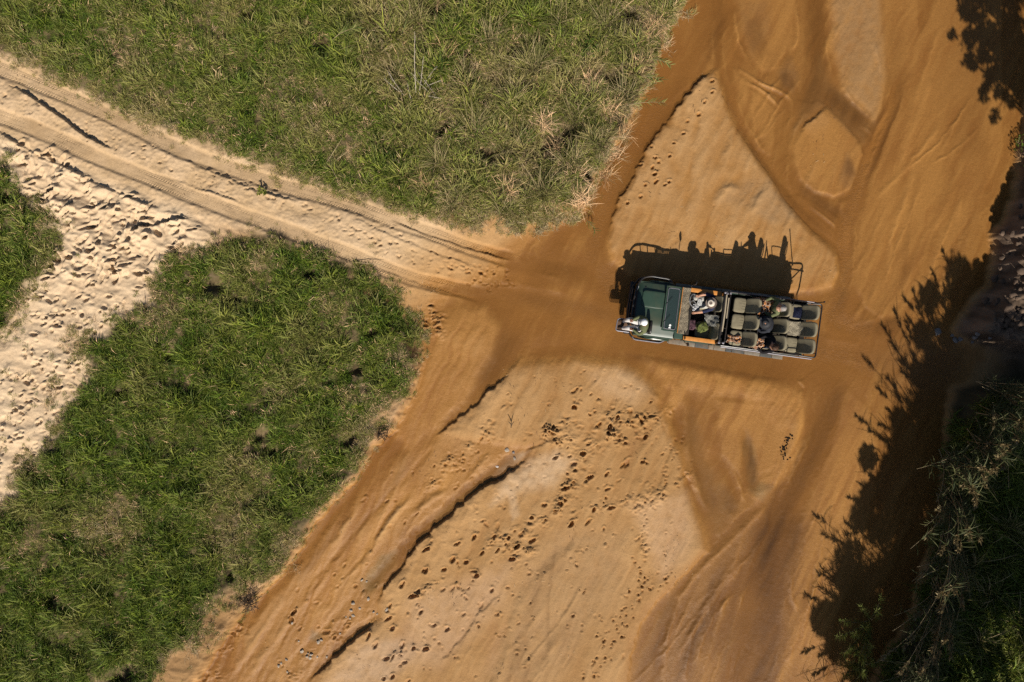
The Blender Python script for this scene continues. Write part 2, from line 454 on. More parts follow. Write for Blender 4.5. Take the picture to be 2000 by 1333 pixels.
# the track itself
trS = np.zeros_like(H); trL = np.zeros_like(H); trM = np.zeros_like(H)
rutM = np.zeros_like(H)
for k, line in enumerate((RUT_N, RUT_S)):
    w = win(line, 60)
    dd, side, arc, L = line_d(line, PX[w], PY[w])
    m = sm((18 + 3 * N1[w] - dd) / 7)
    H[w] -= 0.055 * m * sm((L - arc) / 40)
    rutM[w] = np.maximum(rutM[w], m)
    for off, hw in ((-7, 4.5), (8, 4.5)):
        sdv = dd * side - off + 1.2 * N1[w]
        mm = sm((hw - np.abs(sdv)) / 1.5) * np.clip(0.45 + 1.1 * fbm(GX[w] * .35, GY[w] * .35, 2, 70 + k), 0, 1)
        better = mm > trM[w]
        trM[w] = np.where(better, mm, trM[w]); trS[w] = np.where(better, arc / S, trS[w]); trL[w] = np.where(better, sdv / S, trL[w])
midM = roadM * (1 - rutM) * landW * (1 - grassM)
H += midM * (0.022 * np.abs(fbm(GX * 4.2, GY * 6.0, 4, 61)) + 0.012 * N2 + 0.006 * N3) * 1.6
bed_field(SCARPS, H)
# thin crests of sand left by the current: line, height, half width
CRESTS = [([(1432, 128), (1460, 145), (1490, 165), (1520, 175), (1547, 192), (1548, 215), (1543, 240), (1532, 262)], .022, 3.5), ([(1455, 158), (1490, 175), (1510, 195), (1528, 214)], .018, 3),
          ([(1434, 10), (1437, 50), (1446, 92), (1462, 118)], .022, 4), ([(1553, 15), (1560, 45), (1558, 80), (1540, 110)], .020, 3), ([(1575, 395), (1600, 415), (1625, 433), (1642, 452)], .018, 3),
          ([(1675, 238), (1700, 256), (1712, 266)], .018, 3), ([(1645, 165), (1665, 198), (1690, 220), (1714, 240)], .018, 3), ([(1506, 350), (1490, 378), (1470, 408), (1462, 425)], .035, 7), ([(1434, 258), (1418, 295), (1408, 340)], .026, 6),
          ([(1452, 380), (1425, 365), (1405, 385), (1392, 410)], .03, 8), ([(1370, 165), (1340, 195), (1318, 220), (1306, 240)], .022, 4), ([(1340, 40), (1372, 0)], .02, 4), ([(1760, 160), (1738, 235), (1712, 290), (1690, 345)], .024, 4),
          ([(1745, 150), (1730, 215), (1722, 255)], .02, 4), ([(1790, 330), (1765, 400), (1740, 470), (1735, 540)], .012, 5), ([(1820, 150), (1780, 260), (1760, 330)], .010, 7), ([(1690, 560), (1684, 600), (1668, 625)], .022, 5),
          ([(1500, 985), (1440, 1045), (1375, 1105), (1330, 1160), (1305, 1230), (1290, 1340)], .022, 6), ([(1470, 1080), (1420, 1130), (1370, 1190), (1345, 1260), (1335, 1340)], .016, 5), ([(1440, 1150), (1385, 1215), (1355, 1300)], .016, 4),
          ([(1400, 1165), (1345, 1240), (1322, 1290)], .016, 4), ([(1512, 1010), (1470, 1090), (1440, 1190)], .014, 6), ([(1340, 770), (1338, 840), (1352, 920), (1385, 1010)], .03, 8), ([(1425, 905), (1445, 950), (1458, 985)], .02, 4),
          ([(1396, 20), (1392, 90), (1398, 130)], .016, 4), ([(1416, 30), (1412, 100), (1420, 150), (1440, 200), (1462, 250), (1500, 305)], .016, 3.5), ([(1583, 40), (1588, 100), (1578, 160)], .014, 4), ([(1612, 60), (1618, 120), (1632, 165)], .018, 3.5), ([(1560, 235), (1540, 290), (1538, 340), (1552, 385)], .018, 4),
          ([(1525, 262), (1512, 310), (1516, 345)], .016, 3), ([(1700, 60), (1712, 110), (1722, 150)], .014, 4), ([(1690, 60), (1705, 40)], .014, 3), ([(1655, 405), (1642, 455), (1645, 505)], .016, 3), ([(1672, 440), (1668, 520), (1662, 570)], .016, 3), ([(1290, 175), (1250, 250), (1215, 320), (1190, 390)], .014, 5), ([(1330, 90), (1300, 165)], .016, 5),
          ([(1590, 830), (1560, 910), (1520, 975)], .018, 5), ([(1660, 780), (1630, 860), (1600, 940), (1560, 1040)], .012, 7), ([(1640, 700), (1700, 712)], .012, 5), ([(960, 545), (1040, 560), (1120, 575)], .012, 6), ([(1040, 530), (1100, 545)], .010, 5), ([(1060, 640), (1020, 700), (985, 745)], .012, 6), ([(1850, 440), (1820, 520), (1790, 590)], .012, 6), ([(1880, 380), (1868, 440)], .014, 5),
          ([(640, 1110), (610, 1140), (590, 1185)], .022, 4), ([(672, 1080), (640, 1112)], .026, 4), ([(810, 965), (770, 1005), (735, 1060), (700, 1120)], .035, 5), ([(880, 955), (840, 975), (800, 1010)], .03, 5), ([(700, 950), (690, 1010), (640, 1080)], .014, 5),
          ([(965, 880), (930, 915), (905, 950)], .022, 4), ([(1040, 1130), (1010, 1190), (990, 1260), (975, 1340)], .022, 9), ([(1130, 1060), (1070, 1110), (1040, 1150)], .02, 8), ([(1100, 840), (1090, 800)], .02, 5), ([(1260, 760), (1300, 790)], .015, 5),
          ([(1650, 640), (1720, 620), (1760, 600)], .010, 5), ([(1600, 660), (1640, 665), (1690, 672)], .012, 6), ([(480, 1330), (560, 1220), (640, 1120)], .016, 5), ([(440, 1330), (500, 1250), (560, 1160)], .02, 6)]
def flow_lines(poly, n, lmin, lmax, seed, bend=.25):
    """long gently curving lines that follow the current inside an outline"""
    g = np.random.default_rng(seed); out = []; q = np.array(poly, float); lo, hi = q.min(0), q.max(0)
    while len(out) < n:
        x, y = g.uniform(lo[0], hi[0]), g.uniform(lo[1], hi[1])
        if poly_sd(poly, np.array([x], np.float32), np.array([y], np.float32))[0] > 0: continue
        a = math.atan2(.905, -.40) + g.normal(0, .14); c = g.normal(0, bend); L = g.uniform(lmin, lmax); pts = [(x, y)]
        for i in range(6):
            a += c / 6; x += math.cos(a) * L / 6; y += math.sin(a) * L / 6; pts.append((x, y))
        out.append(pts)
    return out
SHEET = [(1770, 60), (1940, 0), (1950, 280), (1880, 420), (1760, 560), (1690, 560), (1690, 420), (1740, 260)]
BRAID = [(1380, 0), (1700, 0), (1690, 260), (1640, 430), (1540, 380), (1440, 200), (1390, 110)]
LOWER = [(1500, 990), (1600, 950), (1690, 840), (1680, 1000), (1600, 1280), (1560, 1333), (1250, 1333), (1290, 1190), (1400, 1080)]
MUDF = [(860, 860), (960, 880), (760, 1090), (640, 1240), (520, 1330), (430, 1330), (560, 1150), (700, 980)]
SBAR = [(1060, 1050), (1230, 1050), (1200, 1180), (1100, 1333), (950, 1333), (1000, 1180)]
fr = np.random.default_rng(5)
for poly, n, a_, b_ in ((SHEET, 16, 90, 260), (BRAID, 22, 60, 190), (LOWER, 26, 90, 300), (MUDF, 16, 60, 180), (SBAR, 12, 80, 240)):
    CRESTS += [(l, fr.uniform(.005, .012), fr.uniform(2.2, 5)) for l in flow_lines(poly, n, a_, b_, n)]
for pts, amp, hw in CRESTS:
    pts = smooth_line(pts)
    w = win(pts, hw * 6)
    dd, side, arc, L = line_d(pts, BX[w] + 1.5 * N2[w], BY[w])
    tap = sm(arc / 25) * sm((L - arc) / 25) * (.8 + .6 * N1[w])
    H[w] += 1.7 * amp * tap * (np.exp(-(dd / hw) ** 2) - .45 * np.exp(-((dd - hw * 2.2) / (hw * 1.4)) ** 2) * (side > 0))
GROOVES = [([(1368, 190), (1356, 250), (1350, 310), (1342, 370), (1332, 430)], .022, 7), ([(1395, 250), (1385, 300), (1372, 350)], .014, 5), ([(1310, 280), (1316, 340), (1330, 390)], .010, 6),
           ([(1240, 890), (1190, 960), (1140, 1040), (1060, 1110), (1000, 1210), (960, 1330)], .014, 16), ([(1170, 1100), (1120, 1200), (1080, 1333)], .010, 12), ([(760, 1333), (830, 1240), (930, 1120)], .010, 6)]
for pts, amp, hw in GROOVES:
    pts = smooth_line(pts)
    w = win(pts, hw * 4)
    dd, side, arc, L = line_d(pts, BX[w] + 2 * N2[w], BY[w])
    H[w] -= amp * np.exp(-(dd / hw) ** 2) * sm(arc / 40) * sm((L - arc) / 40)

# trampled places on the wide bar
CHURN = [([(1050, 850), (1110, 832), (1180, 838), (1230, 825), (1300, 812)], 15, .055), ([(1080, 862), (1190, 868), (1260, 850)], 12, .045), ([(1180, 815), (1240, 805)], 9, .04),
         ([(1190, 850), (1150, 890), (1120, 930), (1095, 990), (1050, 1030), (1000, 1040)], 14, .05), ([(1000, 1040), (950, 1065), (1040, 1075), (1020, 1090)], 14, .05),
         ([(1120, 1000), (1200, 985), (1260, 965)], 7, .025), ([(1230, 1000), (1300, 960), (1340, 930)], 12, .03), ([(1255, 1010), (1260, 1060), (1250, 1120)], 8, .03),
         ([(960, 830), (930, 865), (880, 900), (860, 935), (835, 945)], 12, .035), ([(950, 840), (975, 860)], 9, .03), ([(560, 1330), (620, 1270), (680, 1225)], 14, .03),
         ([(700, 1225), (760, 1190), (830, 1150), (900, 1110)], 7, .03), ([(470, 1190), (440, 1260), (400, 1330)], 24, .035), ([(850, 610), (860, 650), (835, 640)], 16, .06),
         ([(1880, 480), (1850, 560)], 14, .012)]
for pts, rad, amp in CHURN:
    w = win(pts, rad * 3)
    dd, _, arc, L = line_d(smooth_line(pts, 1), BX[w], BY[w])
    m = np.exp(-(dd / rad) ** 2) * np.clip(.75 + N1[w], 0.2, 1.3)
    rg = 1 - 2 * np.abs(fbm(GX[w] * 4.2 + .4 * N1[w], GY[w] * 5.6, 4, 81, .62))
    H[w] += 3.0 * amp * m * (rg - .35) * np.clip(.5 + 1.6 * fbm(GX[w] * 2.2, GY[w] * 2.2, 2, 85), 0, 1.2)

# footprints, pressed in one by one
i0, j0 = int(np.argmin(np.abs(gx - fx[0]))), int(np.argmin(np.abs(gy - fy[0])))
def stamp(px_, py_, ln, wd, ang, dep, rim=0.35, rag=1.0):
    cx, cy = (px_ - 1000) / S, (666.5 - py_) / S
    a, b = ln / S / 2, wd / S / 2
    rad = max(a, b) * 2.4 + .05
    ia, ib = i0 + int((cx - rad - fx[0]) / STEP), i0 + int((cx + rad - fx[0]) / STEP) + 2
    ja, jb = j0 + int((cy - rad - fy[0]) / STEP), j0 + int((cy + rad - fy[0]) / STEP) + 2
    if ia < 1 or ja < 1 or ib > NX - 1 or jb > NY - 1: return
    xx, yy = GX[ja:jb, ia:ib] - cx, GY[ja:jb, ia:ib] - cy
    ca, sa = math.cos(ang), math.sin(ang)
    u, v = (xx * ca + yy * sa) / a, (-xx * sa + yy * ca) / b
    r = np.sqrt(u * u + v * v + .35 * u * v * math.sin(px_)) * (1 + rag * (0.45 * N2[ja:jb, ia:ib] + .30 * N3[ja:jb, ia:ib]))
    H[ja:jb, ia:ib] += -dep * sm((1.15 - r) / 0.45) + dep * rim * np.exp(-((r - 1.35) / 0.33) ** 2) * (0.7 + .6 * np.clip(u, -1, 1))
prints = []
# deep hoof prints of the wide bar (traced)
for x, y in [(834, 1070), (892, 1060), (926, 1048), (967, 1048), (884, 1092), (912, 1097), (943, 1077), (973, 1074), (990, 1050), (830, 1112), (868, 1111), (929, 1122), (787, 1140),
             (806, 1162), (866, 1151), (884, 1148), (962, 1151), (823, 1190), (940, 1182), (906, 1199), (849, 1220), (875, 1227), (767, 1227), (734, 1259), (763, 1178 + 5), (786, 1260),
             (808, 1266), (831, 1264), (755, 1284), (768, 1283), (790, 1292), (750, 1322), (766, 1319), (796, 1330), (758, 1205), (722, 1240), (575, 1195), (571, 1213), (637, 1236),
             (1018, 1040), (1040, 1010), (1062, 985), (1085, 1000), (1111, 890), (1120, 905), (1140, 885), (1195, 990), (1160, 995), (1115, 1022), (1145, 1020), (1040, 1055), (1010, 1065),
             (1000, 1090), (1225, 905), (1255, 900), (1215, 910), (1185, 925), (1150, 930), (1085, 895), (1170, 830), (1205, 815), (1230, 803), (1232, 825), (1260, 850), (1190, 835), (1120, 795), (1122, 765)]:
    prints.append((x + rng.normal(0, 1), y + rng.normal(0, 1), rng.uniform(9, 18), rng.uniform(5, 8.5), rng.uniform(.2, 1.2), rng.uniform(.045, .115), .4))
for x, y in [(1390, 160), (1390, 182), (1374, 202), (1363, 225), (1342, 238), (1334, 262), (1315, 281), (1307, 306), (1279, 309), (1272, 288), (1286, 317), (1274, 327), (1278, 342), (1251, 323),
             (1280, 357), (1260, 362), (1277, 341), (1306, 356), (1298, 362), (1250, 385), (1225, 398)]:
    prints.append((x, y, rng.uniform(6, 8.5), rng.uniform(5, 6), rng.uniform(.3, 1.1), rng.uniform(.05, .075), .5))
def trail(pts, gap, sz, dep, spread):
    p = smooth_line(pts, 1); acc = 0.0
    for (ax, ay), (bx, by) in zip(p[:-1], p[1:]):
        L = math.hypot(bx - ax, by - ay)
        while acc < L:
            t = acc / L
            prints.append((ax + (bx - ax) * t + rng.normal(0, spread), ay + (by - ay) * t + rng.normal(0, spread), sz * rng.uniform(.8, 1.3), sz * rng.uniform(.6, .9),
                           rng.uniform(0, 3), dep * rng.uniform(.6, 1.2), .4))
            acc += gap * rng.uniform(.7, 1.4)
        acc -= L
for pts, gap, sz, dep, sp in [([(1330, 865), (1300, 930), (1262, 990), (1245, 1040), (1250, 1120)], 7, 6, .04, 8), ([(1250, 1120), (1225, 1170), (1190, 1240), (1135, 1325)], 8, 5.5, .05, 5),
                              ([(1260, 1130), (1232, 1190), (1200, 1260), (1160, 1325)], 8, 5.5, .05, 5), ([(1310, 1115), (1285, 1155)], 7, 5, .04, 3), ([(1060, 745), (1160, 735), (1240, 750)], 14, 5, .03, 10),
                              ([(1100, 900), (1160, 960), (1280, 1000)], 12, 6, .03, 22), ([(860, 1260), (900, 1180), (980, 1110)], 16, 6, .04, 18), ([(940, 1000), (1010, 950)], 14, 6, .025, 16),
                              ([(880, 930), (950, 850)], 7, 7, .04, 9), ([(1240, 830), (1340, 900)], 12, 6, .03, 10), ([(860, 940), (1020, 870)], 15, 6, .02, 18), ([(1290, 420), (1500, 380)], 26, 4, .02, 20)]:
    trail(pts, gap, sz, dep, sp)
for _ in range(340):     # stray prints and clods on the wide bar
    x, y = rng.uniform(760, 1330), rng.uniform(760, 1330)
    if poly_sd(BARS[14][0], np.array([x], np.float32), np.array([y], np.float32))[0] < -12 and pn(np.array([x / 90]), np.array([y / 90]), 8)[0] > -.1:
        prints.append((x, y, rng.uniform(4, 11) * rng.choice([.8, .8, 1.3]), rng.uniform(3, 7), rng.uniform(0, 3), rng.uniform(.015, .06) * rng.choice([1, 1, -.6]), .6))
for _ in range(90):      # and on the mud flat
    x, y = rng.uniform(540, 980), rng.uniform(850, 1320)
    if poly_sd(BARS[15][0], np.array([x], np.float32), np.array([y], np.float32))[0] < -8:
        prints.append((x, y, rng.uniform(4, 13), rng.uniform(3, 7), rng.uniform(.5, 1.2), rng.uniform(.02, .05) * rng.choice([1, 1, -.7]), .5))
for p in prints: stamp(*p)
PALE = [(40, 280), (250, 385), (400, 450), (360, 500), (300, 560), (230, 620), (180, 680), (180, 750), (130, 830), (80, 900), (0, 980), (0, 690), (60, 620), (110, 530), (150, 470), (70, 380)]
n_p = 0
while n_p < 400:
    x, y = rng.uniform(0, 420), rng.uniform(270, 980)
    if poly_sd(PALE, np.array([x]), np.array([y]))[0] < 6:
        big = y < 560
        stamp(x, y, rng.uniform(8, 30) if big else rng.uniform(5, 17), rng.uniform(5, 12) if big else rng.uniform(4, 9), rng.normal(.45, .6), rng.uniform(.02, .11) * (1 if big else .75), .6, .3)
        n_p += 1
for _ in range(260):
    t = rng.uniform(0, 1); k = int(t * (len(ROAD) - 2)); x, y = ROAD[k]
    stamp(x + rng.normal(0, 14), y + rng.normal(0, 14), rng.uniform(4, 12), rng.uniform(3, 6), rng.normal(-.3, .5), rng.uniform(.015, .05), .4)

# ---- colours of the ground (dry and wet sand, soil under the grass)
def C(r, g, b): return np.array([r, g, b], np.float32)
def lerp(a, b, t): return a + (b - a) * t[..., None]
n_lo = fbm(GX * .35, GY * .35, 3, 91)
dry = lerp(C(.320, .174, .064), C(.395, .228, .096), np.clip(.5 + .8 * n_lo + .3 * N2 + .6 * ST1 + .3 * ST2, 0, 1))
wet = lerp(C(.228, .095, .022), C(.302, .142, .036), np.clip(.40 + .4 * n_lo + .6 * ST1 + .5 * ST2 + .5 * ST3 + np.clip((H + .036) * 18, -.5, .5), 0, 1))
moist = sm((H - 0.008 + 0.012 * N1) / 0.105)
col = lerp(wet, dry, moist)
def patch(pts, c, k, soft=12):
    global col
    w = win(pts, soft * 3)
    t = sm(0.5 - poly_sd(pts, BX[w], BY[w]) / (2 * soft)) * k
    col[w] = col[w] + (C(*c) - col[w]) * (t * np.clip(.9 + .5 * N2[w], 0, 1))[..., None]
GREYSAND = (.33, .20, .105)
patch([(1625, -40), (1630, 90), (1650, 180), (1710, 236), (1728, 150), (1716, -40)], (.275, .155, .064), .8, 14)
patch([(1575, 185), (1600, 100), (1625, 160), (1660, 195), (1712, 245), (1690, 280), (1650, 250), (1615, 205), (1570, 245), (1545, 265)], (.20, .105, .038), .7)
patch([(1440, 0), (1500, 0), (1505, 60), (1470, 110), (1450, 60)], (.21, .105, .035), .5)
patch([(1520, 140), (1545, 110), (1560, 150), (1550, 180), (1530, 170)], (.21, .11, .042), .7, 8)
patch([(1640, 340), (1655, 300), (1672, 335), (1662, 370), (1645, 365)], (.20, .10, .036), .6, 8)
patch([(1660, 425), (1595, 400), (1570, 375), (1610, 395), (1640, 410)], (.20, .095, .032), .6, 10)
patch([(1400, 400), (1440, 355), (1490, 350), (1450, 395)], (.28, .165, .075), .55, 10)
patch([(1450, 400), (1500, 350), (1560, 425), (1510, 440)], (.31, .185, .085), .7, 10)
patch([(985, 935), (1030, 900), (1090, 880), (1120, 900), (1080, 950), (1010, 960), (960, 985)], (.50, .34, .20), .75, 14)
patch([(990, 950), (1005, 950), (1015, 1005), (1000, 1015)], (.47, .32, .19), .6, 6)
patch([(640, 1333), (700, 1260), (760, 1240), (820, 1260), (760, 1333)], (.42, .28, .17), .7, 16)
patch([(1150, 730), (1220, 720), (1270, 760), (1240, 790), (1180, 770)], (.47, .30, .16), .6, 18)
patch([(800, 1170), (1000, 1100), (980, 1180), (860, 1300), (780, 1300)], (.43, .27, .15), .6, 25)
patch([(1230, 985), (1340, 960), (1355, 1040), (1340, 1090), (1290, 1130)], (.45, .28, .15), .6, 16)
patch([(1020, 1090), (1100, 1030), (1230, 1040), (1200, 1160), (1080, 1333), (940, 1333), (1000, 1180)], (.34, .205, .095), .55, 26)
patch([(1460, 840), (1475, 880), (1480, 940), (1510, 950), (1490, 980), (1465, 960), (1450, 880)], (.20, .12, .045), .7, 6)
patch([(1350, 800), (1395, 920), (1440, 990), (1400, 1045), (1365, 960), (1340, 860)], (.25, .135, .045), .6, 14)
patch([(745, 1085), (775, 1075), (770, 1100), (735, 1150), (715, 1165), (705, 1140)], (.20, .115, .035), .8, 8)
patch([(850, 1010), (920, 955), (960, 925), (965, 940), (925, 965), (850, 1030)], (.22, .13, .042), .7, 6)
patch([(610, 1230), (630, 1240), (625, 1258), (605, 1250)], (.18, .10, .035), .8, 5)
patch([(960, 930), (1000, 890), (1035, 880), (1010, 905), (975, 935)], (.33, .215, .125), .8, 6)
patch([(1600, 1000), (1640, 800), (1660, 740), (1700, 760), (1620, 900), (1540, 1100), (1500, 1333), (1440, 1333), (1500, 1100)], (.23, .10, .030), .5, 24)
patch([(1690, 690), (1800, 650), (1880, 660), (1860, 790), (1760, 780)], (.19, .10, .04), .5, 30)
# damp and golden streaks; far-right water stroke also paints in vignette darkening: line, half width, tone
STROKES = [([(1598, -40), (1600, 60), (1602, 130), (1585, 185), (1552, 240)], 22, -.26), ([(1600, 165), (1650, 205), (1700, 252)], 19, -.32), ([(1408, -40), (1402, 60), (1400, 110), (1412, 160)], 13, -.14), ([(1345, 140), (1300, 230), (1240, 330), (1195, 410)], 15, -.10),
           ([(1468, 20), (1482, 90), (1500, 120)], 18, -.22), ([(1530, 138), (1546, 178)], 13, -.26), ([(1568, 345), (1600, 398), (1652, 426)], 15, -.28), ([(1652, 305), (1666, 352)], 11, -.28), ([(1440, 250), (1480, 305), (1520, 360), (1560, 408), (1620, 460)], 8, -.18),
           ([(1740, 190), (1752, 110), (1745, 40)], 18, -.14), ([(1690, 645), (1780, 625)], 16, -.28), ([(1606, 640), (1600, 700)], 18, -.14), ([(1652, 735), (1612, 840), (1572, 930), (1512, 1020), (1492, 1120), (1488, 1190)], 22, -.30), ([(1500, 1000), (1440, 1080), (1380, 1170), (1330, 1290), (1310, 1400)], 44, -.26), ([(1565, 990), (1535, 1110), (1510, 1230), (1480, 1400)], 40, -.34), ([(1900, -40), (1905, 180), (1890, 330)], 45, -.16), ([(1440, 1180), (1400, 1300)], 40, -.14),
           ([(1345, 775), (1350, 850), (1370, 920), (1402, 1020)], 18, -.16), ([(1400, 950), (1430, 980), (1420, 1010)], 18, -.22), ([(1456, 848), (1470, 900), (1470, 962)], 8, -.30), ([(1490, 955), (1515, 945)], 8, -.25), ([(985, 575), (1060, 592), (1150, 606), (1220, 625)], 16, -.10), ([(1035, 515), (1090, 524), (1150, 535)], 14, -.14), ([(1090, 610), (1150, 640), (1210, 660)], 30, .16), ([(1000, 600), (1080, 640)], 30, .12), ([(1350, 880), (1400, 900)], 30, .16),
           ([(1015, 640), (985, 690), (955, 735), (930, 765)], 22, -.20), ([(1200, 692), (1300, 705), (1420, 728), (1540, 748)], 7, -.22), ([(1240, 640), (1400, 700), (1560, 712)], 20, -.12), ([(1650, 560), (1640, 610)], 14, -.14), ([(1700, 290), (1665, 390), (1652, 470)], 9, -.14), ([(700, 975), (640, 1060), (580, 1140)], 9, -.22), ([(820, 880), (770, 950), (720, 1010), (660, 1090)], 7, -.20),
           ([(1752, 160), (1728, 240), (1700, 305), (1676, 370), (1657, 440), (1650, 520)], 8, .22), ([(1768, 165), (1742, 245), (1712, 312), (1690, 370)], 4, -.30), ([(1736, 190), (1716, 240), (1694, 290)], 4, -.24), ([(1310, 720), (1400, 740), (1530, 756)], 12, .16), ([(1564, 775), (1568, 850), (1542, 928), (1500, 965)], 7, .24), ([(905, 640), (925, 700)], 36, .10), ([(1050, 704), (1150, 702), (1250, 738)], 12, .14), ([(1690, 830), (1668, 920), (1640, 1040)], 34, .14), ([(1640, 1140), (1590, 1300)], 40, .12), ([(820, 940), (740, 1030), (660, 1140), (600, 1240)], 30, .16), ([(900, 900), (850, 960)], 24, .12),
           ([(1820, 240), (1760, 480)], 60, .07), ([(1420, 860), (1440, 820), (1500, 810)], 34, .12), ([(1290, 700), (1310, 760), (1325, 820)], 16, .14), ([(1060, 560), (1180, 580)], 9, .10), ([(1100, 480), (1130, 450)], 22, .10), ([(960, 540), (1040, 548)], 18, .14), ([(1555, 800), (1520, 780)], 20, .12), ([(1225, 420), (1330, 440), (1480, 470), (1590, 500)], 26, .08), ([(1450, 270), (1480, 330)], 4, .12),
           ([(1600, 1240), (1560, 1330)], 30, .08), ([(1340, 1150), (1300, 1230), (1275, 1333)], 14, -.16), ([(1420, 1130), (1360, 1230), (1335, 1333)], 9, -.18), ([(1120, 1070), (1060, 1130), (1020, 1230), (1000, 1333)], 16, -.14), ([(1240, 1140), (1180, 1240), (1130, 1333)], 40, -.05), ([(1270, 1000), (1250, 1080), (1300, 1120)], 30, .08)]
for poly, n, a_, b_ in ((SHEET, 14, 90, 260), (BRAID, 20, 60, 200), (LOWER, 22, 100, 300), (MUDF, 14, 60, 200), (SBAR, 10, 80, 240)):
    STROKES += [(l, fr.uniform(2.5, 9), fr.choice([-1, -1, .7]) * fr.uniform(.06, .17)) for l in flow_lines(poly, n, a_, b_, n + 50)]
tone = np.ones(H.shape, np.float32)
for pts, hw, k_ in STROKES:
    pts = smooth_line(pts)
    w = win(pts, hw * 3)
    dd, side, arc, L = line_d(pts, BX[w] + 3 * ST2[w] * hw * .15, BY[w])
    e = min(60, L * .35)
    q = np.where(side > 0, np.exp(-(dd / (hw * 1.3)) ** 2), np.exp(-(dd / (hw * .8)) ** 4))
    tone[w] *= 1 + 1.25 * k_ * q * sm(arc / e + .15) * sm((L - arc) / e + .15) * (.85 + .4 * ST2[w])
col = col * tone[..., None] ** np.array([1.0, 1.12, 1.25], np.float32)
# track, pale sand and soil
road_c = lerp(C(.43, .292, .160), C(.51, .357, .212), np.clip(.5 + N1 + .5 * N2, 0, 1))
road_c = lerp(road_c, np.broadcast_to(C(.345, .228, .120), road_c.shape), rutM * np.clip(.45 + .6 * n_lo + .8 * N1, 0, 1))
pale_c = lerp(C(.52, .372, .230), C(.60, .445, .285), np.clip(.5 + .7 * N1 + .5 * N2, 0, 1))
rim_c = lerp(C(.30, .175, .078), C(.40, .255, .135), np.clip(.5 + N1 + .6 * N2, 0, 1))
pale_c = lerp(pale_c, rim_c, np.maximum(sm((PX - 330 - .1 * PY) / 120), sm((PY - 960) / 60)))
road_c = lerp(road_c, dry, sm((PX - 820) / 160))
land_c = lerp(pale_c, road_c, np.clip(roadM, 0, 1))
soil_c = lerp(C(.055, .042, .018), C(.16, .115, .055), np.clip(.45 + 1.1 * N2 + .5 * N1, 0, 1))  # dark from litter, with shade between the blades put into the colour
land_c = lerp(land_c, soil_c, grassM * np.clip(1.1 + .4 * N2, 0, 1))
bankface = np.clip(landW * (1 - landW) * 4, 0, 1) * (1 - roadM)
land_c = lerp(land_c, np.broadcast_to(C(.33, .17, .065), land_c.shape), bankface * .6)
mudc = np.broadcast_to(C(.25, .14, .055), land_c.shape)
land_c = lerp(land_c, mudc, sm((PY - 1120) / 60) * (1 - grassM) * (PX > 300) * .85)
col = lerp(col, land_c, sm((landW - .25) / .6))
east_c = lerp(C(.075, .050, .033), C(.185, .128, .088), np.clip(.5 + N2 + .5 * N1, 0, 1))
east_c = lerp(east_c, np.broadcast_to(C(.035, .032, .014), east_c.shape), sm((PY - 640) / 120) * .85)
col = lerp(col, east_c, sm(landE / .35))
far_c = lerp(C(.10, .10, .04), C(.22, .17, .08), np.clip(.5 + n_lo * 1.2, 0, 1))
col = lerp(col, far_c, far * np.maximum(landW, landE))
wetness = np.clip((1 - moist) * (1 - landW) * (1 - landE), 0, 1)

def grid_object(name, Z, keep=None, attrs=None, mat=None):
    """one mesh sheet over the grid (or over the cells marked in keep)"""
    me = bpy.data.meshes.new(name)
    idx = np.arange(NX * NY, dtype=np.int32).reshape(NY, NX)
    quads = np.stack([idx[:-1, :-1], idx[:-1, 1:], idx[1:, 1:], idx[1:, :-1]], -1)
    if keep is not None:
        cell = keep[:-1, :-1] | keep[:-1, 1:] | keep[1:, 1:] | keep[1:, :-1]
        quads = quads[cell]
    quads = quads.reshape(-1, 4)
    used = np.unique(quads) if keep is not None else idx.ravel()
    remap = np.zeros(NX * NY, np.int32); remap[used] = np.arange(len(used), dtype=np.int32)
    q = remap[quads]
    co = np.stack([GX, GY, Z], -1).reshape(-1, 3)[used].astype(np.float32)
    me.vertices.add(len(co)); me.vertices.foreach_set('co', co.ravel())
    me.loops.add(q.size); me.loops.foreach_set('vertex_index', q.ravel())
    me.polygons.add(len(q)); me.polygons.foreach_set('loop_start', np.arange(0, q.size, 4, dtype=np.int32))
    me.polygons.foreach_set('use_smooth', np.ones(len(q), bool))
    for an, kind, arr in attrs or ():
        a = me.attributes.new(an, kind, 'POINT')
        if kind == 'FLOAT': a.data.foreach_set('value', arr.ravel()[used].astype(np.float32))
        elif kind == 'FLOAT_VECTOR': a.data.foreach_set('vector', arr.reshape(-1, 3)[used].astype(np.float32).ravel())
        else:
            c4 = np.concatenate([arr.reshape(-1, 3)[used], np.ones((len(used), 1))], 1).astype(np.float32)
            a.data.foreach_set('color', c4.ravel())
    me.update(calc_edges=True)
    if mat: me.materials.append(mat)
    return link(bpy.data.objects.new(name, me))

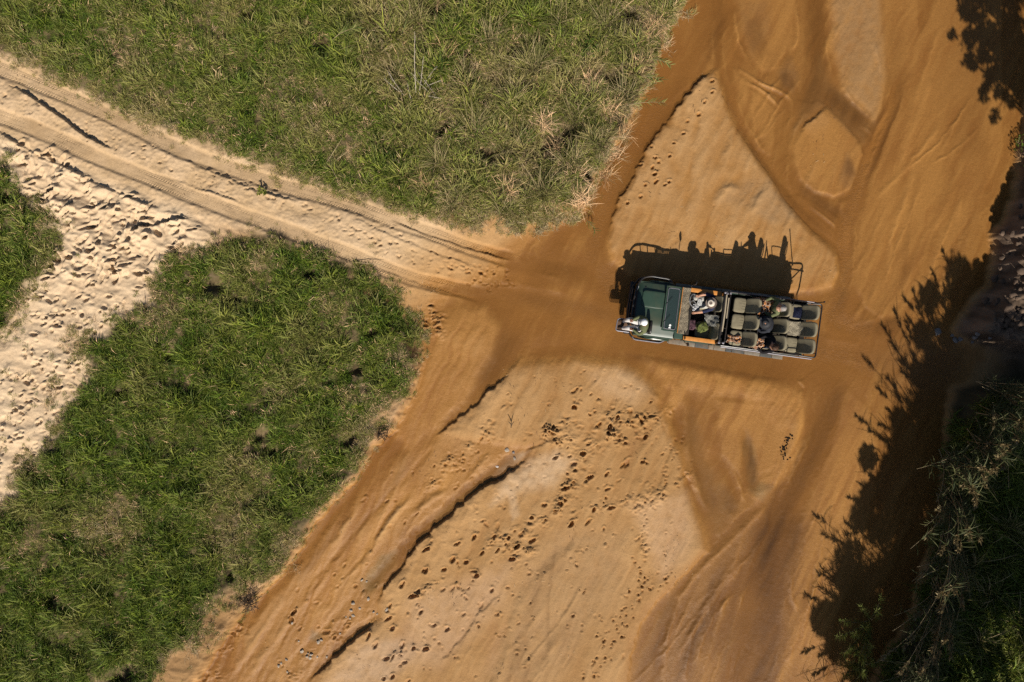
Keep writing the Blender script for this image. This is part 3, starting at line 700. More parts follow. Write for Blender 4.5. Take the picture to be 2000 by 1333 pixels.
def ground_material():
    k = NT('river_sand', 0.85, 0.25)
    tc = k.n('ShaderNodeTexCoord'); P = tc.outputs['Object']
    c = k.attr('col'); wt = k.attr('wet'); tr = k.attr('tread')
    n1 = k.noise(22, 6, 0.7, P); n2 = k.noise(140, 4, 0.7, P)
    v1 = k.ramp(n1.outputs[0], [(0.3, (.84, .84, .84)), (0.7, (1.12, 1.12, 1.12))])
    v2 = k.ramp(n2.outputs[0], [(0.3, (.80, .80, .82)), (0.7, (1.16, 1.16, 1.14))])
    a = k.mix(c.outputs['Color'], v1.outputs[0], 1.0, 'MULTIPLY')
    a = k.mix(a, v2.outputs[0], .75, 'MULTIPLY')
    k.l(a, k.b.inputs['Base Color'])
    rr = k.n('ShaderNodeMapRange'); k.l(wt.outputs['Fac'], rr.inputs[0])
    rr.inputs[3].default_value = .9; rr.inputs[4].default_value = .5
    k.l(rr.outputs[0], k.b.inputs['Roughness'])
    n0 = k.noise(7, 5, .6, P)
    nb = k.bump(n0.outputs[0], .22, .05)
    nb = k.bump(n1.outputs[0], .25, .03, nb)
    nb = k.bump(n2.outputs[0], .45, .008, nb)
    # tyre tread pressed into the ruts
    sx = k.n('ShaderNodeSeparateXYZ'); k.l(tr.outputs['Vector'], sx.inputs[0])
    ab = k.n('ShaderNodeMath', operation='ABSOLUTE'); k.l(sx.outputs[1], ab.inputs[0])
    m1 = k.n('ShaderNodeMath', operation='MULTIPLY_ADD'); k.l(ab.outputs[0], m1.inputs[0]); m1.inputs[1].default_value = .8; k.l(sx.outputs[0], m1.inputs[2])
    m2 = k.n('ShaderNodeMath', operation='MULTIPLY'); k.l(m1.outputs[0], m2.inputs[0]); m2.inputs[1].default_value = 6.283 / .085
    m3 = k.n('ShaderNodeMath', operation='SINE'); k.l(m2.outputs[0], m3.inputs[0])
    m4 = k.n('ShaderNodeMath', operation='MULTIPLY'); k.l(m3.outputs[0], m4.inputs[0]); k.l(sx.outputs[2], m4.inputs[1])
    k.bump(m4.outputs[0], .8, .010, nb)
    return k.m

ground = grid_object('river_bed_ground', H, None,
                     [('col', 'FLOAT_COLOR', col), ('wet', 'FLOAT', wetness), ('tread', 'FLOAT_VECTOR', np.stack([trS, trL, trM], -1))], ground_material())
tag(ground, 'orange sandy river bed with dry bars, banks and a rutted sand track', 'ground', kind='structure')

# ---- muddy shallow water
RIPPLE = [([(1690, 330), (1655, 430), (1648, 520), (1640, 590), (1625, 615)], 22, 1.0), ([(1625, 610), (1660, 635), (1690, 640)], 20, 1.3), ([(1900, 330), (1890, 420), (1870, 520), (1820, 610)], 40, 1.0),
          ([(1290, 200), (1230, 300), (1190, 380), (1165, 440), (1155, 500)], 22, .8), ([(1180, 530), (1190, 560)], 25, .8), ([(1610, 690), (1660, 690), (1700, 720)], 24, .9),
          ([(1420, 200), (1470, 300), (1520, 380)], 9, .8), ([(1690, 820), (1680, 900), (1650, 1000)], 40, .7), ([(1660, 1180), (1600, 1300)], 50, .7), ([(1820, 100), (1800, 300), (1750, 450)], 80, .35),
          ([(1040, 590), (1100, 600), (1200, 610)], 30, .4), ([(1850, 40), (1880, 150)], 40, .8), ([(1010, 700), (985, 740)], 22, .5)]
rip = (.22 + .18 * sm((PX - 1640) / 60) * sm((700 - PY) / 60)).astype(np.float32)
for pts, rad, amp in RIPPLE:
    w = win(pts, rad * 3)
    dd, _, _, _ = line_d(smooth_line(pts), PX[w], PY[w])
    rip[w] = np.maximum(rip[w], amp * np.exp(-(dd / rad) ** 2))
depth = np.clip(-H, 0, 1)
wz = 0.0015 * N3 * rip
walpha = .52 * (1 - np.exp(-depth / .055))
near = (np.abs(GX) < 120) & (np.abs(GY) < 120)
keep = (H < 0.004) & near & (landW < .6) & (landE < .5)
def water_material():
    k = NT('muddy_water', .38, .18)
    tc = k.n('ShaderNodeTexCoord'); P = tc.outputs['Object']
    al = k.attr('murk'); rp = k.attr('ripple')
    tn = k.attr('tone'); n0 = k.noise(.55, 4, .6, P, .6); n1 = k.noise(13, 3, .55, P, 1.2)
    mp = k.n('ShaderNodeMapping'); mp.inputs['Rotation'].default_value = (0, 0, .5); mp.inputs['Scale'].default_value = (1, 2.4, 1); k.l(P, mp.inputs[0])
    n2 = k.noise(5.5, 3, .6, mp.outputs[0], 2.5)
    c = k.ramp(n0.outputs[0], [(.3, (.238, .100, .022)), (.7, (.295, .132, .031))])
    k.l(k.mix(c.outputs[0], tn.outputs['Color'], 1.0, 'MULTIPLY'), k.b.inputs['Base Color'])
    k.l(al.outputs['Fac'], k.b.inputs['Alpha'])
    nb = k.n('ShaderNodeBump', Distance=.03); k.l(n2.outputs[0], nb.inputs['Height']); k.l(rp.outputs['Fac'], nb.inputs['Strength'])
    n3 = k.n('ShaderNodeBump', Distance=.012); k.l(n1.outputs[0], n3.inputs['Height']); k.l(rp.outputs['Fac'], n3.inputs['Strength'])
    k.l(nb.outputs[0], n3.inputs['Normal']); k.l(n3.outputs[0], k.b.inputs['Normal'])
    return k.m
water = grid_object('river_water', wz, keep, [('murk', 'FLOAT', walpha), ('ripple', 'FLOAT', rip), ('tone', 'FLOAT', tone)], water_material())
tag(water, 'thin sheet of muddy orange water braiding over the sand', 'water', kind='structure')

def ground_z(px_, py_):
    """height of the ground under a photograph pixel read on the river-bed plane"""
    x, y = (px_ - 1000) / S, (666.5 - py_) / S
    fi = np.interp(x, gx, np.arange(NX)); fj = np.interp(y, gy, np.arange(NY))
    i, j = int(min(max(fi, 0), NX - 2)), int(min(max(fj, 0), NY - 2))
    u, v = fi - i, fj - j
    return float(H[j, i] * (1 - u) * (1 - v) + H[j, i + 1] * u * (1 - v) + H[j + 1, i] * (1 - u) * v + H[j + 1, i + 1] * u * v)

def G(px_, py_, dz=0.0):
    """ground point whose plan position is that photograph pixel on the river-bed plane"""
    return Vector(((px_ - 1000) / S, (666.5 - py_) / S, ground_z(px_, py_) + dz))

def ground_z_arr(x, y):
    fi = np.interp(x, gx, np.arange(NX)); fj = np.interp(y, gy, np.arange(NY))
    i = np.clip(fi.astype(int), 0, NX - 2); j = np.clip(fj.astype(int), 0, NY - 2)
    u, v = fi - i, fj - j
    return H[j, i] * (1 - u) * (1 - v) + H[j, i + 1] * u * (1 - v) + H[j + 1, i] * (1 - u) * v + H[j + 1, i + 1] * u * v
# ---------------------------------------------------------------- mesh helpers
def xform(loc=(0, 0, 0), rot=(0, 0, 0)):
    from mathutils import Euler
    return Matrix.Translation(Vector(loc)) @ Euler(rot).to_matrix().to_4x4()

def box(bm, c, size, rot=(0, 0, 0), bevel=0.0, seg=2):
    m = xform(c, rot) @ Matrix.Diagonal((*size, 1))
    r = bmesh.ops.create_cube(bm, size=1.0, matrix=m)
    if bevel > 0:
        es = list({e for v in r['verts'] for e in v.link_edges})
        bmesh.ops.bevel(bm, geom=es, offset=bevel, segments=seg, profile=0.6, affect='EDGES', clamp_overlap=True)

def tube(bm, pts, r, seg=8, closed=False, caps=True):
    pts = [Vector(p) for p in pts]
    rad = r if isinstance(r, (list, tuple)) else [r] * len(pts)
    n = len(pts); rings = []
    prev = None
    for i, p in enumerate(pts):
        a = pts[i - 1] if (i > 0 or closed) else p
        b = pts[(i + 1) % n] if (i < n - 1 or closed) else p
        t = (b - a).normalized() if (b - a).length > 1e-9 else Vector((0, 0, 1))
        if prev is None:
            up = Vector((0, 0, 1)) if abs(t.z) < .9 else Vector((1, 0, 0))
            u = t.cross(up).normalized()
        else:
            u = (prev - t * prev.dot(t))
            u = u.normalized() if u.length > 1e-6 else t.orthogonal().normalized()
        prev = u
        v = t.cross(u)
        rings.append([bm.verts.new(p + (u * math.cos(2 * math.pi * k / seg) + v * math.sin(2 * math.pi * k / seg)) * rad[i]) for k in range(seg)])
    m = n if closed else n - 1
    for i in range(m):
        A, B = rings[i], rings[(i + 1) % n]
        for k in range(seg):
            bm.faces.new((A[k], A[(k + 1) % seg], B[(k + 1) % seg], B[k]))
    if caps and not closed:
        bm.faces.new(rings[0][::-1]); bm.faces.new(rings[-1])

def rounded(pts, rad=0.06, n=4, closed=False):
    """a path with its corners rounded off"""
    P = [Vector(p) for p in pts]; out = []
    N = len(P)
    for i, p in enumerate(P):
        if not closed and i in (0, N - 1):
            out.append(p); continue
        a, b = P[i - 1], P[(i + 1) % N]
        ra = min(rad, (a - p).length * .45); rb = min(rad, (b - p).length * .45)
        s, e = p + (a - p).normalized() * ra, p + (b - p).normalized() * rb
        for k in range(n + 1):
            t = k / n
            out.append(s * (1 - t) ** 2 + p * 2 * t * (1 - t) + e * t * t)
    return out

def sell(bm, c, size, e1=.5, e2=.5, rot=(0, 0, 0), nu=16, nv=10, fn=None):
    """superellipsoid: cushions, heads, knobs"""
    M = xform(c, rot)
    def pw(v, e): return math.copysign(abs(v) ** e, v)
    rows = []
    for j in range(nv + 1):
        ph = -math.pi / 2 + math.pi * j / nv
        row = []
        for i in range(nu):
            th = 2 * math.pi * i / nu
            p = Vector((size[0] * pw(math.cos(ph), e1) * pw(math.cos(th), e2), size[1] * pw(math.cos(ph), e1) * pw(math.sin(th), e2), size[2] * pw(math.sin(ph), e1)))
            if fn: p = fn(p)
            if j in (0, nv):
                if i == 0: v0 = bm.verts.new(M @ p)
                row.append(v0)
            else: row.append(bm.verts.new(M @ p))
        rows.append(row)
    for j in range(nv):
        for i in range(nu):
            q = [rows[j][i], rows[j][(i + 1) % nu], rows[j + 1][(i + 1) % nu], rows[j + 1][i]]
            u = []
            for v in q:
                if v not in u: u.append(v)
            if len(u) >= 3:
                try: bm.faces.new(u)
                except ValueError: pass

def lathe(bm, prof, seg=24, M=None):
    """profile of (radius, height) turned round z"""
    M = M or Matrix.Identity(4)
    rings = [[bm.verts.new(M @ Vector((r * math.cos(2 * math.pi * k / seg), r * math.sin(2 * math.pi * k / seg), z))) for k in range(seg)] for r, z in prof]
    for A, B in zip(rings[:-1], rings[1:]):
        for k in range(seg):
            bm.faces.new((A[k], A[(k + 1) % seg], B[(k + 1) % seg], B[k]))

def sheet(bm, f, nu, nv, thick=0.0):
    """a surface (u, v) -> point, given a thickness if asked"""
    g = [[bm.verts.new(f(i / nu, j / nv)) for i in range(nu + 1)] for j in range(nv + 1)]
    fs = [bm.faces.new((g[j][i], g[j][i + 1], g[j + 1][i + 1], g[j + 1][i])) for j in range(nv) for i in range(nu)]
    if thick:
        bmesh.ops.solidify(bm, geom=fs, thickness=thick)

def part(name, bm, mat, parent=None, smooth=True, angle=40):
    bmesh.ops.recalc_face_normals(bm, faces=bm.faces)
    me = bpy.data.meshes.new(name)
    bm.to_mesh(me); bm.free()
    if smooth:
        me.polygons.foreach_set('use_smooth', np.ones(len(me.polygons), bool))
        me.set_sharp_from_angle(angle=R(angle))
    for m in (mat if isinstance(mat, (list, tuple)) else [mat]): me.materials.append(m)
    return link(bpy.data.objects.new(name, me), parent)

def mk(name, mat, parent, fn, **kw):
    bm = bmesh.new(); fn(bm)
    return part(name, bm, mat, parent, **kw)

# ---------------------------------------------------------------- materials of the vehicle
DUST = (.26, .16, .085)
M_GREEN = simple_mat('green_paint', (.027, .052, .036), .34, .5, var=.10, scale=3, dirt=(*DUST, .16))
M_BLACK = simple_mat('black_steel', (.012, .012, .013), .38, .5, var=.3, scale=9, dirt=(*DUST, .12))
M_DARK = simple_mat('dark_interior', (.010, .010, .010), .8, .2, var=.3, scale=9, dirt=(*DUST, .15))
M_STEEL = simple_mat('worn_steel', (.20, .19, .215), .5, .5, metal=.3, var=.2, scale=14)
M_TREAD = simple_mat('tread_plate', (.20, .175, .14), .6, .4, metal=.2, var=.3, scale=7, bump=.4, bscale=90, dirt=(*DUST, .8))
M_TREAD2 = simple_mat('rubber_tread', (.075, .078, .075), .7, .3, var=.3, scale=7, bump=.4, bscale=90, dirt=(*DUST, .5))
M_CANVAS = simple_mat('khaki_canvas', (.35, .29, .205), .9, .1, var=.10, scale=6, bump=.12, bscale=40)
M_SEAT = simple_mat('seat_canvas', (.205, .178, .118), .85, .15, var=.12, scale=8, bump=.12, bscale=50, dirt=(.10, .08, .055, .5))
M_TAN = simple_mat('tan_leather', (.50, .205, .045), .45, .4, var=.22, scale=8, bump=.2, bscale=60)
M_RUBBER = simple_mat('tyre_rubber', (.018, .017, .016), .85, .2, var=.3, scale=20, dirt=(*DUST, .5))
M_RIM = simple_mat('wheel_steel', (.12, .12, .12), .5, .4, metal=.4, var=.2)
M_WHITE = simple_mat('white_disc', (.82, .82, .80), .5, .4, var=.04)
M_LAMP = simple_mat('lamp_glass', (.55, .56, .55), .12, .6, var=.1)
M_RED = simple_mat('tail_light_red', (.35, .012, .01), .2, .5, var=.1)
def glass_mat():
    k = NT('windscreen_glass', .04, .6)
    k.b.inputs['Base Color'].default_value = (.035, .055, .052, 1)
    k.b.inputs['Alpha'].default_value = .55
    k.b.inputs['Coat Weight'].default_value = .6
    return k.m
M_GLASS = glass_mat()
def tyre_wave(k): pass

# ---------------------------------------------------------------- the safari vehicle (x forward, y to its left, z up)
VO = Vector((6.435, .691, -0.045)); VYAW = R(172.5)
VM = Matrix.Translation(VO) @ Matrix.Rotation(VYAW, 4, 'Z')
veh = empty('safari_vehicle', VO, VYAW)
tag(veh, 'dark green open safari vehicle fording the shallow river, three rows of khaki seats', 'vehicle')

mk('chassis', M_DARK, veh, lambda bm: (
    [box(bm, (-.05, s * .42, .55), (5.3, .09, .14), bevel=.01) for s in (-1, 1)],
    [box(bm, (x, 0, .55), (.09, .8, .10)) for x in (-2.3, -1.2, -.2, .9, 1.9, 2.5)],
    box(bm, (1.9, 0, .62), (.75, .6, .3), bevel=.04), box(bm, (1.75, 0, .40), (.12, 1.3, .12), bevel=.03), box(bm, (-1.55, 0, .40), (.12, 1.3, .12), bevel=.03)))
# cab floor, tub floor, walls
mk('tub_floor', M_DARK, veh, lambda bm: (box(bm, (-1.25, 0, .80), (2.52, 1.60, .05)), box(bm, (-.68, 0, .94), (.5, 1.5, .22), bevel=.01),
                                         box(bm, (-1.50, 0, 1.00), (.5, 1.5, .36), bevel=.01), box(bm, (-2.27, 0, 1.06), (.46, 1.5, .48), bevel=.01)))
mk('cab_floor', M_DARK, veh, lambda bm: (box(bm, (.62, 0, .62), (1.15, 1.56, .05)), box(bm, (.30, 0, .72), (.55, 1.5, .16), bevel=.02), box(bm, (.75, 0, .72), (.6, .28, .2), bevel=.05)))
for s, nm in ((1, 'left'), (-1, 'right')):
    sw = mk('tub_side', M_GREEN, veh, lambda bm: (box(bm, (-1.26, s * .81, .93), (2.50, .045, .46), bevel=.015), box(bm, (-1.26, s * .835, .80), (2.46, .02, .05), bevel=.008)))
    mk('side_rail', M_BLACK, sw, lambda bm: tube(bm, rounded([(.02, s * .815, 1.05), (.0, s * .825, 1.19), (-2.5, s * .825, 1.19), (-2.56, s * .825, 1.05)], .07), .022, 8))
    mk('rubbing_rail', M_STEEL, sw, lambda bm: tube(bm, [(-.1, s * .862, 1.02), (-2.94, s * .875, .98)], .018, 8))
    mk('wheel_arch', M_BLACK, sw, lambda bm: tube(bm, rounded([(-1.05, s * .84, .50), (-1.15, s * .85, .82), (-1.38, s * .86, .95), (-1.80, s * .86, .95), (-2.02, s * .85, .82), (-2.12, s * .84, .50)], .12), .035, 8))
    d = mk('door', M_GREEN, veh, lambda bm: (box(bm, (.57, s * .80, .86), (.98, .05, .52), bevel=.02), box(bm, (.57, s * .833, .80), (.86, .02, .04), bevel=.008)))
    mk('door_trim', M_TAN, d, lambda bm: box(bm, (.60 if s > 0 else .58, s * .745, 1.135), (1.02, .125, .035), bevel=.014))
    mk('handle', M_BLACK, d, lambda bm: box(bm, (.22, s * .84, 1.0), (.12, .03, .03), bevel=.01))
mk('tailgate', M_GREEN, veh, lambda bm: (box(bm, (-2.52, 0, .95), (.045, 1.60, .50), bevel=.015), box(bm, (-2.545, 0, .93), (.02, 1.2, .2), bevel=.008)))
for s in (-1, 1):
    mk('tail_light', M_RED, veh, lambda bm: box(bm, (-2.555, s * .70, .86), (.03, .12, .20), bevel=.012))
mk('bulkhead', M_DARK, veh, lambda bm: box(bm, (-.02, 0, .97), (.04, 1.56, .50), bevel=.01))

# bonnet with its raised middle, cowl and wings
def bonnet(bm):
    ys = [-.80, -.74, -.56, -.50, -.30, 0, .30, .44, .50, .70, .80]
    def zz(y):
        a = abs(y + .03)
        return 1.115 - .018 * (a / .5) ** 2 if a < .49 else (1.075 if a < .56 else 1.045 - .05 * max(0, (a - .62) / .2) ** 2)
    xs = [1.34, 1.60, 1.80, 2.05, 2.30, 2.48, 2.58, 2.63]
    def xd(x): return -.035 * max(0, (x - 1.6)) - (.07 * ((x - 2.45) / .18) ** 2 if x > 2.45 else 0)
    top = [[bm.verts.new((x, y, zz(y) + xd(x))) for y in ys] for x in xs]
    for a in range(len(xs) - 1):
        for b in range(len(ys) - 1):
            bm.faces.new((top[a][b], top[a][b + 1], top[a + 1][b + 1], top[a + 1][b]))
    n = len(ys) - 1
    bot = [[bm.verts.new((x, y, .72)) for y in (ys[0], ys[-1])] for x in xs]
    for a in range(len(xs) - 1):
        bm.faces.new((top[a][0], top[a + 1][0], bot[a + 1][0], bot[a][0]))
        bm.faces.new((top[a][n], bot[a][1], bot[a + 1][1], top[a + 1][n]))
    bm.faces.new([top[-1][b] for b in range(n + 1)] + [bot[-1][1], bot[-1][0]])
bon = mk('bonnet', M_GREEN, veh, bonnet, angle=28)
mk('bonnet_bulge', M_GREEN, bon, lambda bm: sell(bm, (2.10, -.30, 1.085), (.40, .26, .035), .35, .3))
for y in (-.66, .66): mk('bonnet_catch', M_BLACK, bon, lambda bm: box(bm, (2.42, y, 1.02), (.05, .04, .03), bevel=.008))
mk('air_vent', M_BLACK, bon, lambda bm: box(bm, (1.86, -.36, 1.105), (.20, .018, .012), bevel=.004))
mk('grille', M_BLACK, veh, lambda bm: (box(bm, (2.645, 0, .86), (.04, 1.0, .30), bevel=.01), [box(bm, (2.67, 0, .76 + .05 * k), (.02, .96, .018)) for k in range(5)]))
for s in (-1, 1):
    hl = mk('headlight', M_LAMP, veh, lambda bm: sell(bm, (2.645, s * .63, .88), (.035, .095, .095), .8, 1))
    mk('wing', M_GREEN, veh, lambda bm: (box(bm, (2.0, s * .82, .84), (1.22, .05, .26), bevel=.02),
                                         tube(bm, rounded([(1.42, s * .85, .45), (1.46, s * .86, .75), (1.62, s * .875, .885), (2.05, s * .88, .90), (2.28, s * .875, .78), (2.36, s * .85, .5)], .12), .04, 8)))
mk('cowl', M_GREEN, veh, lambda bm: (box(bm, (1.25, 0, .98), (.28, 1.60, .24), bevel=.03),))
mk('dashboard', M_DARK, veh, lambda bm: box(bm, (1.04, 0, 1.0), (.20, 1.45, .22), bevel=.04))
# windscreen folded flat on the bonnet
WS = empty('windscreen'); WS.parent = veh
mk('frame', M_GREEN, WS, lambda bm: (box(bm, (1.355, -.09, 1.165), (.05, 1.38, .045), bevel=.014), box(bm, (1.785, -.09, 1.165), (.05, 1.38, .045), bevel=.014),
                                     box(bm, (1.57, -.76, 1.165), (.385, .055, .045), bevel=.014), box(bm, (1.57, .58, 1.165), (.385, .055, .045), bevel=.014)))
mk('seal', M_STEEL, WS, lambda bm: tube(bm, rounded([(1.395, -.715, 1.186), (1.745, -.715, 1.186), (1.745, .535, 1.186), (1.395, .535, 1.186)], .06, 4, True), .009, 6, True))
mk('pane', M_GLASS, WS, lambda bm: box(bm, (1.57, -.09, 1.168), (.36, 1.27, .008)))
for y in (.44, .52): mk('round_disc', M_WHITE, WS, lambda bm: lathe(bm, [(0.0005, 1.180), (.034, 1.180), (.036, 1.177), (.036, 1.173)], 16, Matrix.Translation((1.56 + (y - .44) * .1, y - .02, 0))))
for y in (-.2, .35): mk('wiper', M_BLACK, WS, lambda bm: tube(bm, [(1.78, y, 1.20), (1.60, y - .25, 1.195)], .006, 5))
# wrinkled canvas roll over the dashboard
def canvas(u, v):
    y = -.78 + 1.42 * v
    q = float(pn(np.array([v * 7.0]), np.array([u * 1.3]), 4)[0]); q2 = float(pn(np.array([v * 19.0 + u * 3]), np.array([u * 2.2]), 6)[0])
    x = 1.335 - .29 * u - .035 * q * u - .015 * q2 * u
    z = 1.185 + .035 * math.sin(u * math.pi) + .030 * q + .014 * q2
    return Vector((x, y, z))
cv = mk('dash_cover', M_CANVAS, veh, lambda bm: sheet(bm, canvas, 10, 60, .012))
mk('trim_strip', M_TAN, cv, lambda bm: tube(bm, [(1.325, -.78, 1.225), (1.325, .63, 1.225)], .011, 6))
# steering wheel, mirrors
def steer(bm):
    Mx = xform((.93, -.44, 1.12), (0, R(-38), 0))
    tube(bm, [Mx @ Vector((.19 * math.cos(t), .19 * math.sin(t), 0)) for t in np.linspace(0, 2 * math.pi, 25)[:-1]], .015, 8, True)
    for a in (0.5, 2.6, 4.7):
        tube(bm, [Mx @ Vector((0, 0, -.02)), Mx @ Vector((.19 * math.cos(a), .19 * math.sin(a), 0))], .011, 6)
    tube(bm, [Mx @ Vector((0, 0, .01)), Mx @ Vector((0, 0, -.3))], .03, 8)
mk('steering_wheel', simple_mat('grey_grip', (.16, .16, .165), .5, .4), veh, steer)
for s in (-1, 1):
    mr = mk('mirror_arm', M_BLACK, veh, lambda bm: tube(bm, rounded([(1.08, s * .80, 1.12), (1.06, s * .88, 1.20), (1.02, s * .92, 1.36)], .04), .011, 6))
    mk('mirror', M_BLACK, mr, lambda bm: box(bm, (1.01, s * .93, 1.42), (.04, .11, .20), (0, 0, s * .25), bevel=.02))
# bumper and bull bar wrapped round the wings
bb = mk('bull_bar', M_BLACK, veh, lambda bm: (
    tube(bm, rounded([(1.62, -.90, .98), (1.70, -1.0, 1.0), (2.30, -1.02, 1.02), (2.56, -.93, 1.03), (2.70, -.62, 1.03), (2.74, -.1, 1.03), (2.74, .28, 1.03), (2.70, .55, .98)], .12), .030, 10),
    tube(bm, rounded([(1.62, -.90, .74), (1.70, -1.0, .74), (2.30, -1.02, .74), (2.60, -.95, .74), (2.80, -.60, .74), (2.84, 0, .74), (2.80, .60, .74), (2.62, .93, .74), (2.30, .97, .80), (1.72, .95, .86), (1.62, .88, .86)], .12), .030, 10),
    tube(bm, rounded([(2.78, -.6, .88), (2.81, 0, .88), (2.78, .6, .88)], .1), .022, 8),
    [tube(bm, [(x, y, .5), (x - .05, y * .98, 1.03)], .024, 8) for x, y in ((2.77, -.55), (2.81, -.2), (2.81, .2))],
    [tube(bm, [(x, -1.015, .74), (x, -1.015, 1.015)], .016, 6) for x in (1.9, 2.15, 2.38)]))
mk('bumper', M_BLACK, veh, lambda bm: box(bm, (2.76, 0, .52), (.16, 1.66, .20), bevel=.03))
mk('side_guard', M_STEEL, veh, lambda bm: tube(bm, rounded([(2.60, .90, .86), (2.55, .985, .90), (1.75, .985, .90), (1.62, .90, .88)], .08), .020, 8))
# tracker's seat on the front left wing, with a footrest hoop
ts = empty('tracker_seat'); ts.parent = veh
mk('cushion', M_BLACK, ts, lambda bm: sell(bm, (2.40, .56, 1.13), (.21, .22, .055), .45, .4))
mk('backrest', M_BLACK, ts, lambda bm: sell(bm, (2.18, .56, 1.28), (.045, .21, .16), .5, .5))
for y in (.40, .72): mk('strut', M_BLACK, ts, lambda bm: tube(bm, [(2.55, y, 1.08), (2.75, y, .82)], .018, 8))
mk('back_hoop', M_BLACK, ts, lambda bm: tube(bm, rounded([(2.2, .36, 1.12), (2.16, .36, 1.40), (2.16, .76, 1.40), (2.2, .76, 1.12)], .06), .014, 8))
mk('footrest', M_STEEL, ts, lambda bm: tube(bm, rounded([(2.72, .38, .82), (3.12, .40, .82), (3.14, .78, .82), (2.72, .78, .82)], .08, 4), .018, 8))
mk('foot_plate', simple_mat('rusty_plate', (.12, .07, .045), .8, .2), ts, lambda bm: box(bm, (2.93, .59, .80), (.36, .36, .012), bevel=.004))
# wheels
for x in (1.86, -1.58):
    for s in (-1, 1):
        Mw = xform((x, s * .74, .40), (R(90), 0, 0))
        wh = empty('wheel'); wh.parent = veh
        mk('tyre', M_RUBBER, wh, lambda bm: lathe(bm, [(.24, -.10), (.33, -.125), (.385, -.115), (.405, -.08), (.41, 0), (.405, .08), (.385, .115), (.33, .125), (.24, .10)], 28, Mw))
        mk('rim', M_RIM, wh, lambda bm: lathe(bm, [(.001, -.05), (.08, -.05), (.10, -.02), (.20, -.02), (.24, -.09), (.24, .09), (.20, .02), (.10, .02), (.08, .05), (.001, .05)], 20, Mw))
# side steps: a rail carrying separate tread planks
for s in (1, -1):
    st = empty('side_step'); st.parent = veh
    mk('step_rail', M_BLACK, st, lambda bm: (tube(bm, [(1.42, s * .91, .46), (-2.25, s * .97, .46)], .022, 8), tube(bm, [(1.42, s * .83, .46), (-2.25, s * .86, .46)], .022, 8),
                                             [tube(bm, [(x, s * .45, .52), (x, s * .93, .46)], .02, 6) for x in (1.2, .2, -.8, -1.95)]))
    edges = [1.40, .55, .12, -.05, -.42, -.62, -1.02, -1.52, -1.90, -2.25]
    for k, (a, b) in enumerate(zip(edges[:-1], edges[1:])):
        cx = (a + b) / 2; off = .035 * (1.4 - cx) / 3.6
        mk('tread_plank', (M_TREAD, M_TREAD2)[(k % 3 == 1) or (k == 5)], st, lambda bm: box(bm, (cx, s * (.885 + off), .495), (abs(a - b) - .012, .15, .022), (0, 0, -s * .014), bevel=.005))
# cab seats
def seat(name, x0, y, z, w, mat, back_top, depth=.40, lean=.24, kind='row'):
    se = empty(name); se.parent = veh
    cu = mk('cushion', mat, se, lambda bm: sell(bm, (x0 - depth / 2, y, z), (depth / 2, w / 2, .065), .38, .42, (0, R(-4), 0), 20, 10))
    if kind == 'row':
        mk('seam', mat, cu, lambda bm: [tube(bm, [(x0 - .05, y + q, z + .064), (x0 - depth + .05, y + q, z + .058)], .006, 5) for q in (-.12, -.04, .04, .12)])
    hgt = back_top - z
    zc = z + hgt / 2 + .01
    an = math.atan2(lean, hgt)
    mk('backrest', mat, se, lambda bm: sell(bm, (x0 - depth - .02 - lean / 2, y, zc), (.055, w / 2, hgt / 2 / math.cos(an)), .32, .42, (0, -an, 0), 20, 14,
        lambda p: Vector((p.x + .055 * (p.y / (w / 2)) ** 2 + .02 * max(0, p.z / hgt) ** 2, p.y, p.z))))
    mk('seat_frame', M_BLACK, se, lambda bm: (tube(bm, rounded([(x0 - .05, y - w / 2 + .05, z - .07), (x0 - depth, y - w / 2 + .05, z - .07), (x0 - depth - lean - .05, y - w / 2 + .06, back_top - .10),
        (x0 - depth - lean - .05, y + w / 2 - .06, back_top - .10), (x0 - depth, y + w / 2 - .05, z - .07), (x0 - .05, y + w / 2 - .05, z - .07)], .05), .014, 6),
        [tube(bm, [(x0 - a, y + q * (w / 2 - .05), z - .07), (x0 - a, y + q * (w / 2 - .05), z - .17)], .014, 6) for a in (.06, depth) for q in (-1, 1)]))
    return se
seat('driver_seat', .72, -.42, .86, .50, M_SEAT, 1.42, .46, .16, 'cab')
seat('front_passenger_seat', .72, .42, .86, .52, M_SEAT, 1.40, .46, .16, 'cab')
ROWS = [(-.27, 1.17, 1.72), (-1.10, 1.29, 1.87), (-1.88, 1.40, 2.02)]
for x0, z, bt in ROWS:
    for y in (-.47, .035, .54):
        seat('passenger_seat', x0, y, z, .455, M_SEAT, bt)
# roll bar behind the cab, with the rolled canvas and gun-rack bars
rb = mk('roll_bar', M_BLACK, veh, lambda bm: (
    tube(bm, rounded([(.10, -.80, .95), (.10, -.76, 1.47), (.10, .76, 1.47), (.10, .80, .95)], .10), .026, 10),
    tube(bm, rounded([(-.11, -.78, .95), (-.11, -.76, 1.32), (-.11, .76, 1.32), (-.11, .80, .95)], .08), .024, 10),
    [tube(bm, [(.10, y, 1.47), (-.11, y, 1.32)], .016, 6) for y in (-.74, -.2, .3, .74)]))
mk('canvas_roll', M_CANVAS, rb, lambda bm: tube(bm, [(.055, -.70, 1.475), (.045, -.2, 1.480), (.05, .3, 1.476), (.05, .42, 1.47)], [.022, .027, .025, .02], 10))
mk('canvas_roll', M_CANVAS, rb, lambda bm: tube(bm, [(-.04, -.62, 1.41), (-.045, .0, 1.415)], .022, 10))
for x, y, z in ((.10, -.76, 1.46), (-.10, -.77, 1.32), (.02, -.75, 1.4), (.10, .76, 1.46), (-.05, .75, 1.38)): mk('clamp', M_STEEL, rb, lambda bm: sell(bm, (x, y, z), (.035, .03, .03), .5, .5, nu=10, nv=6))
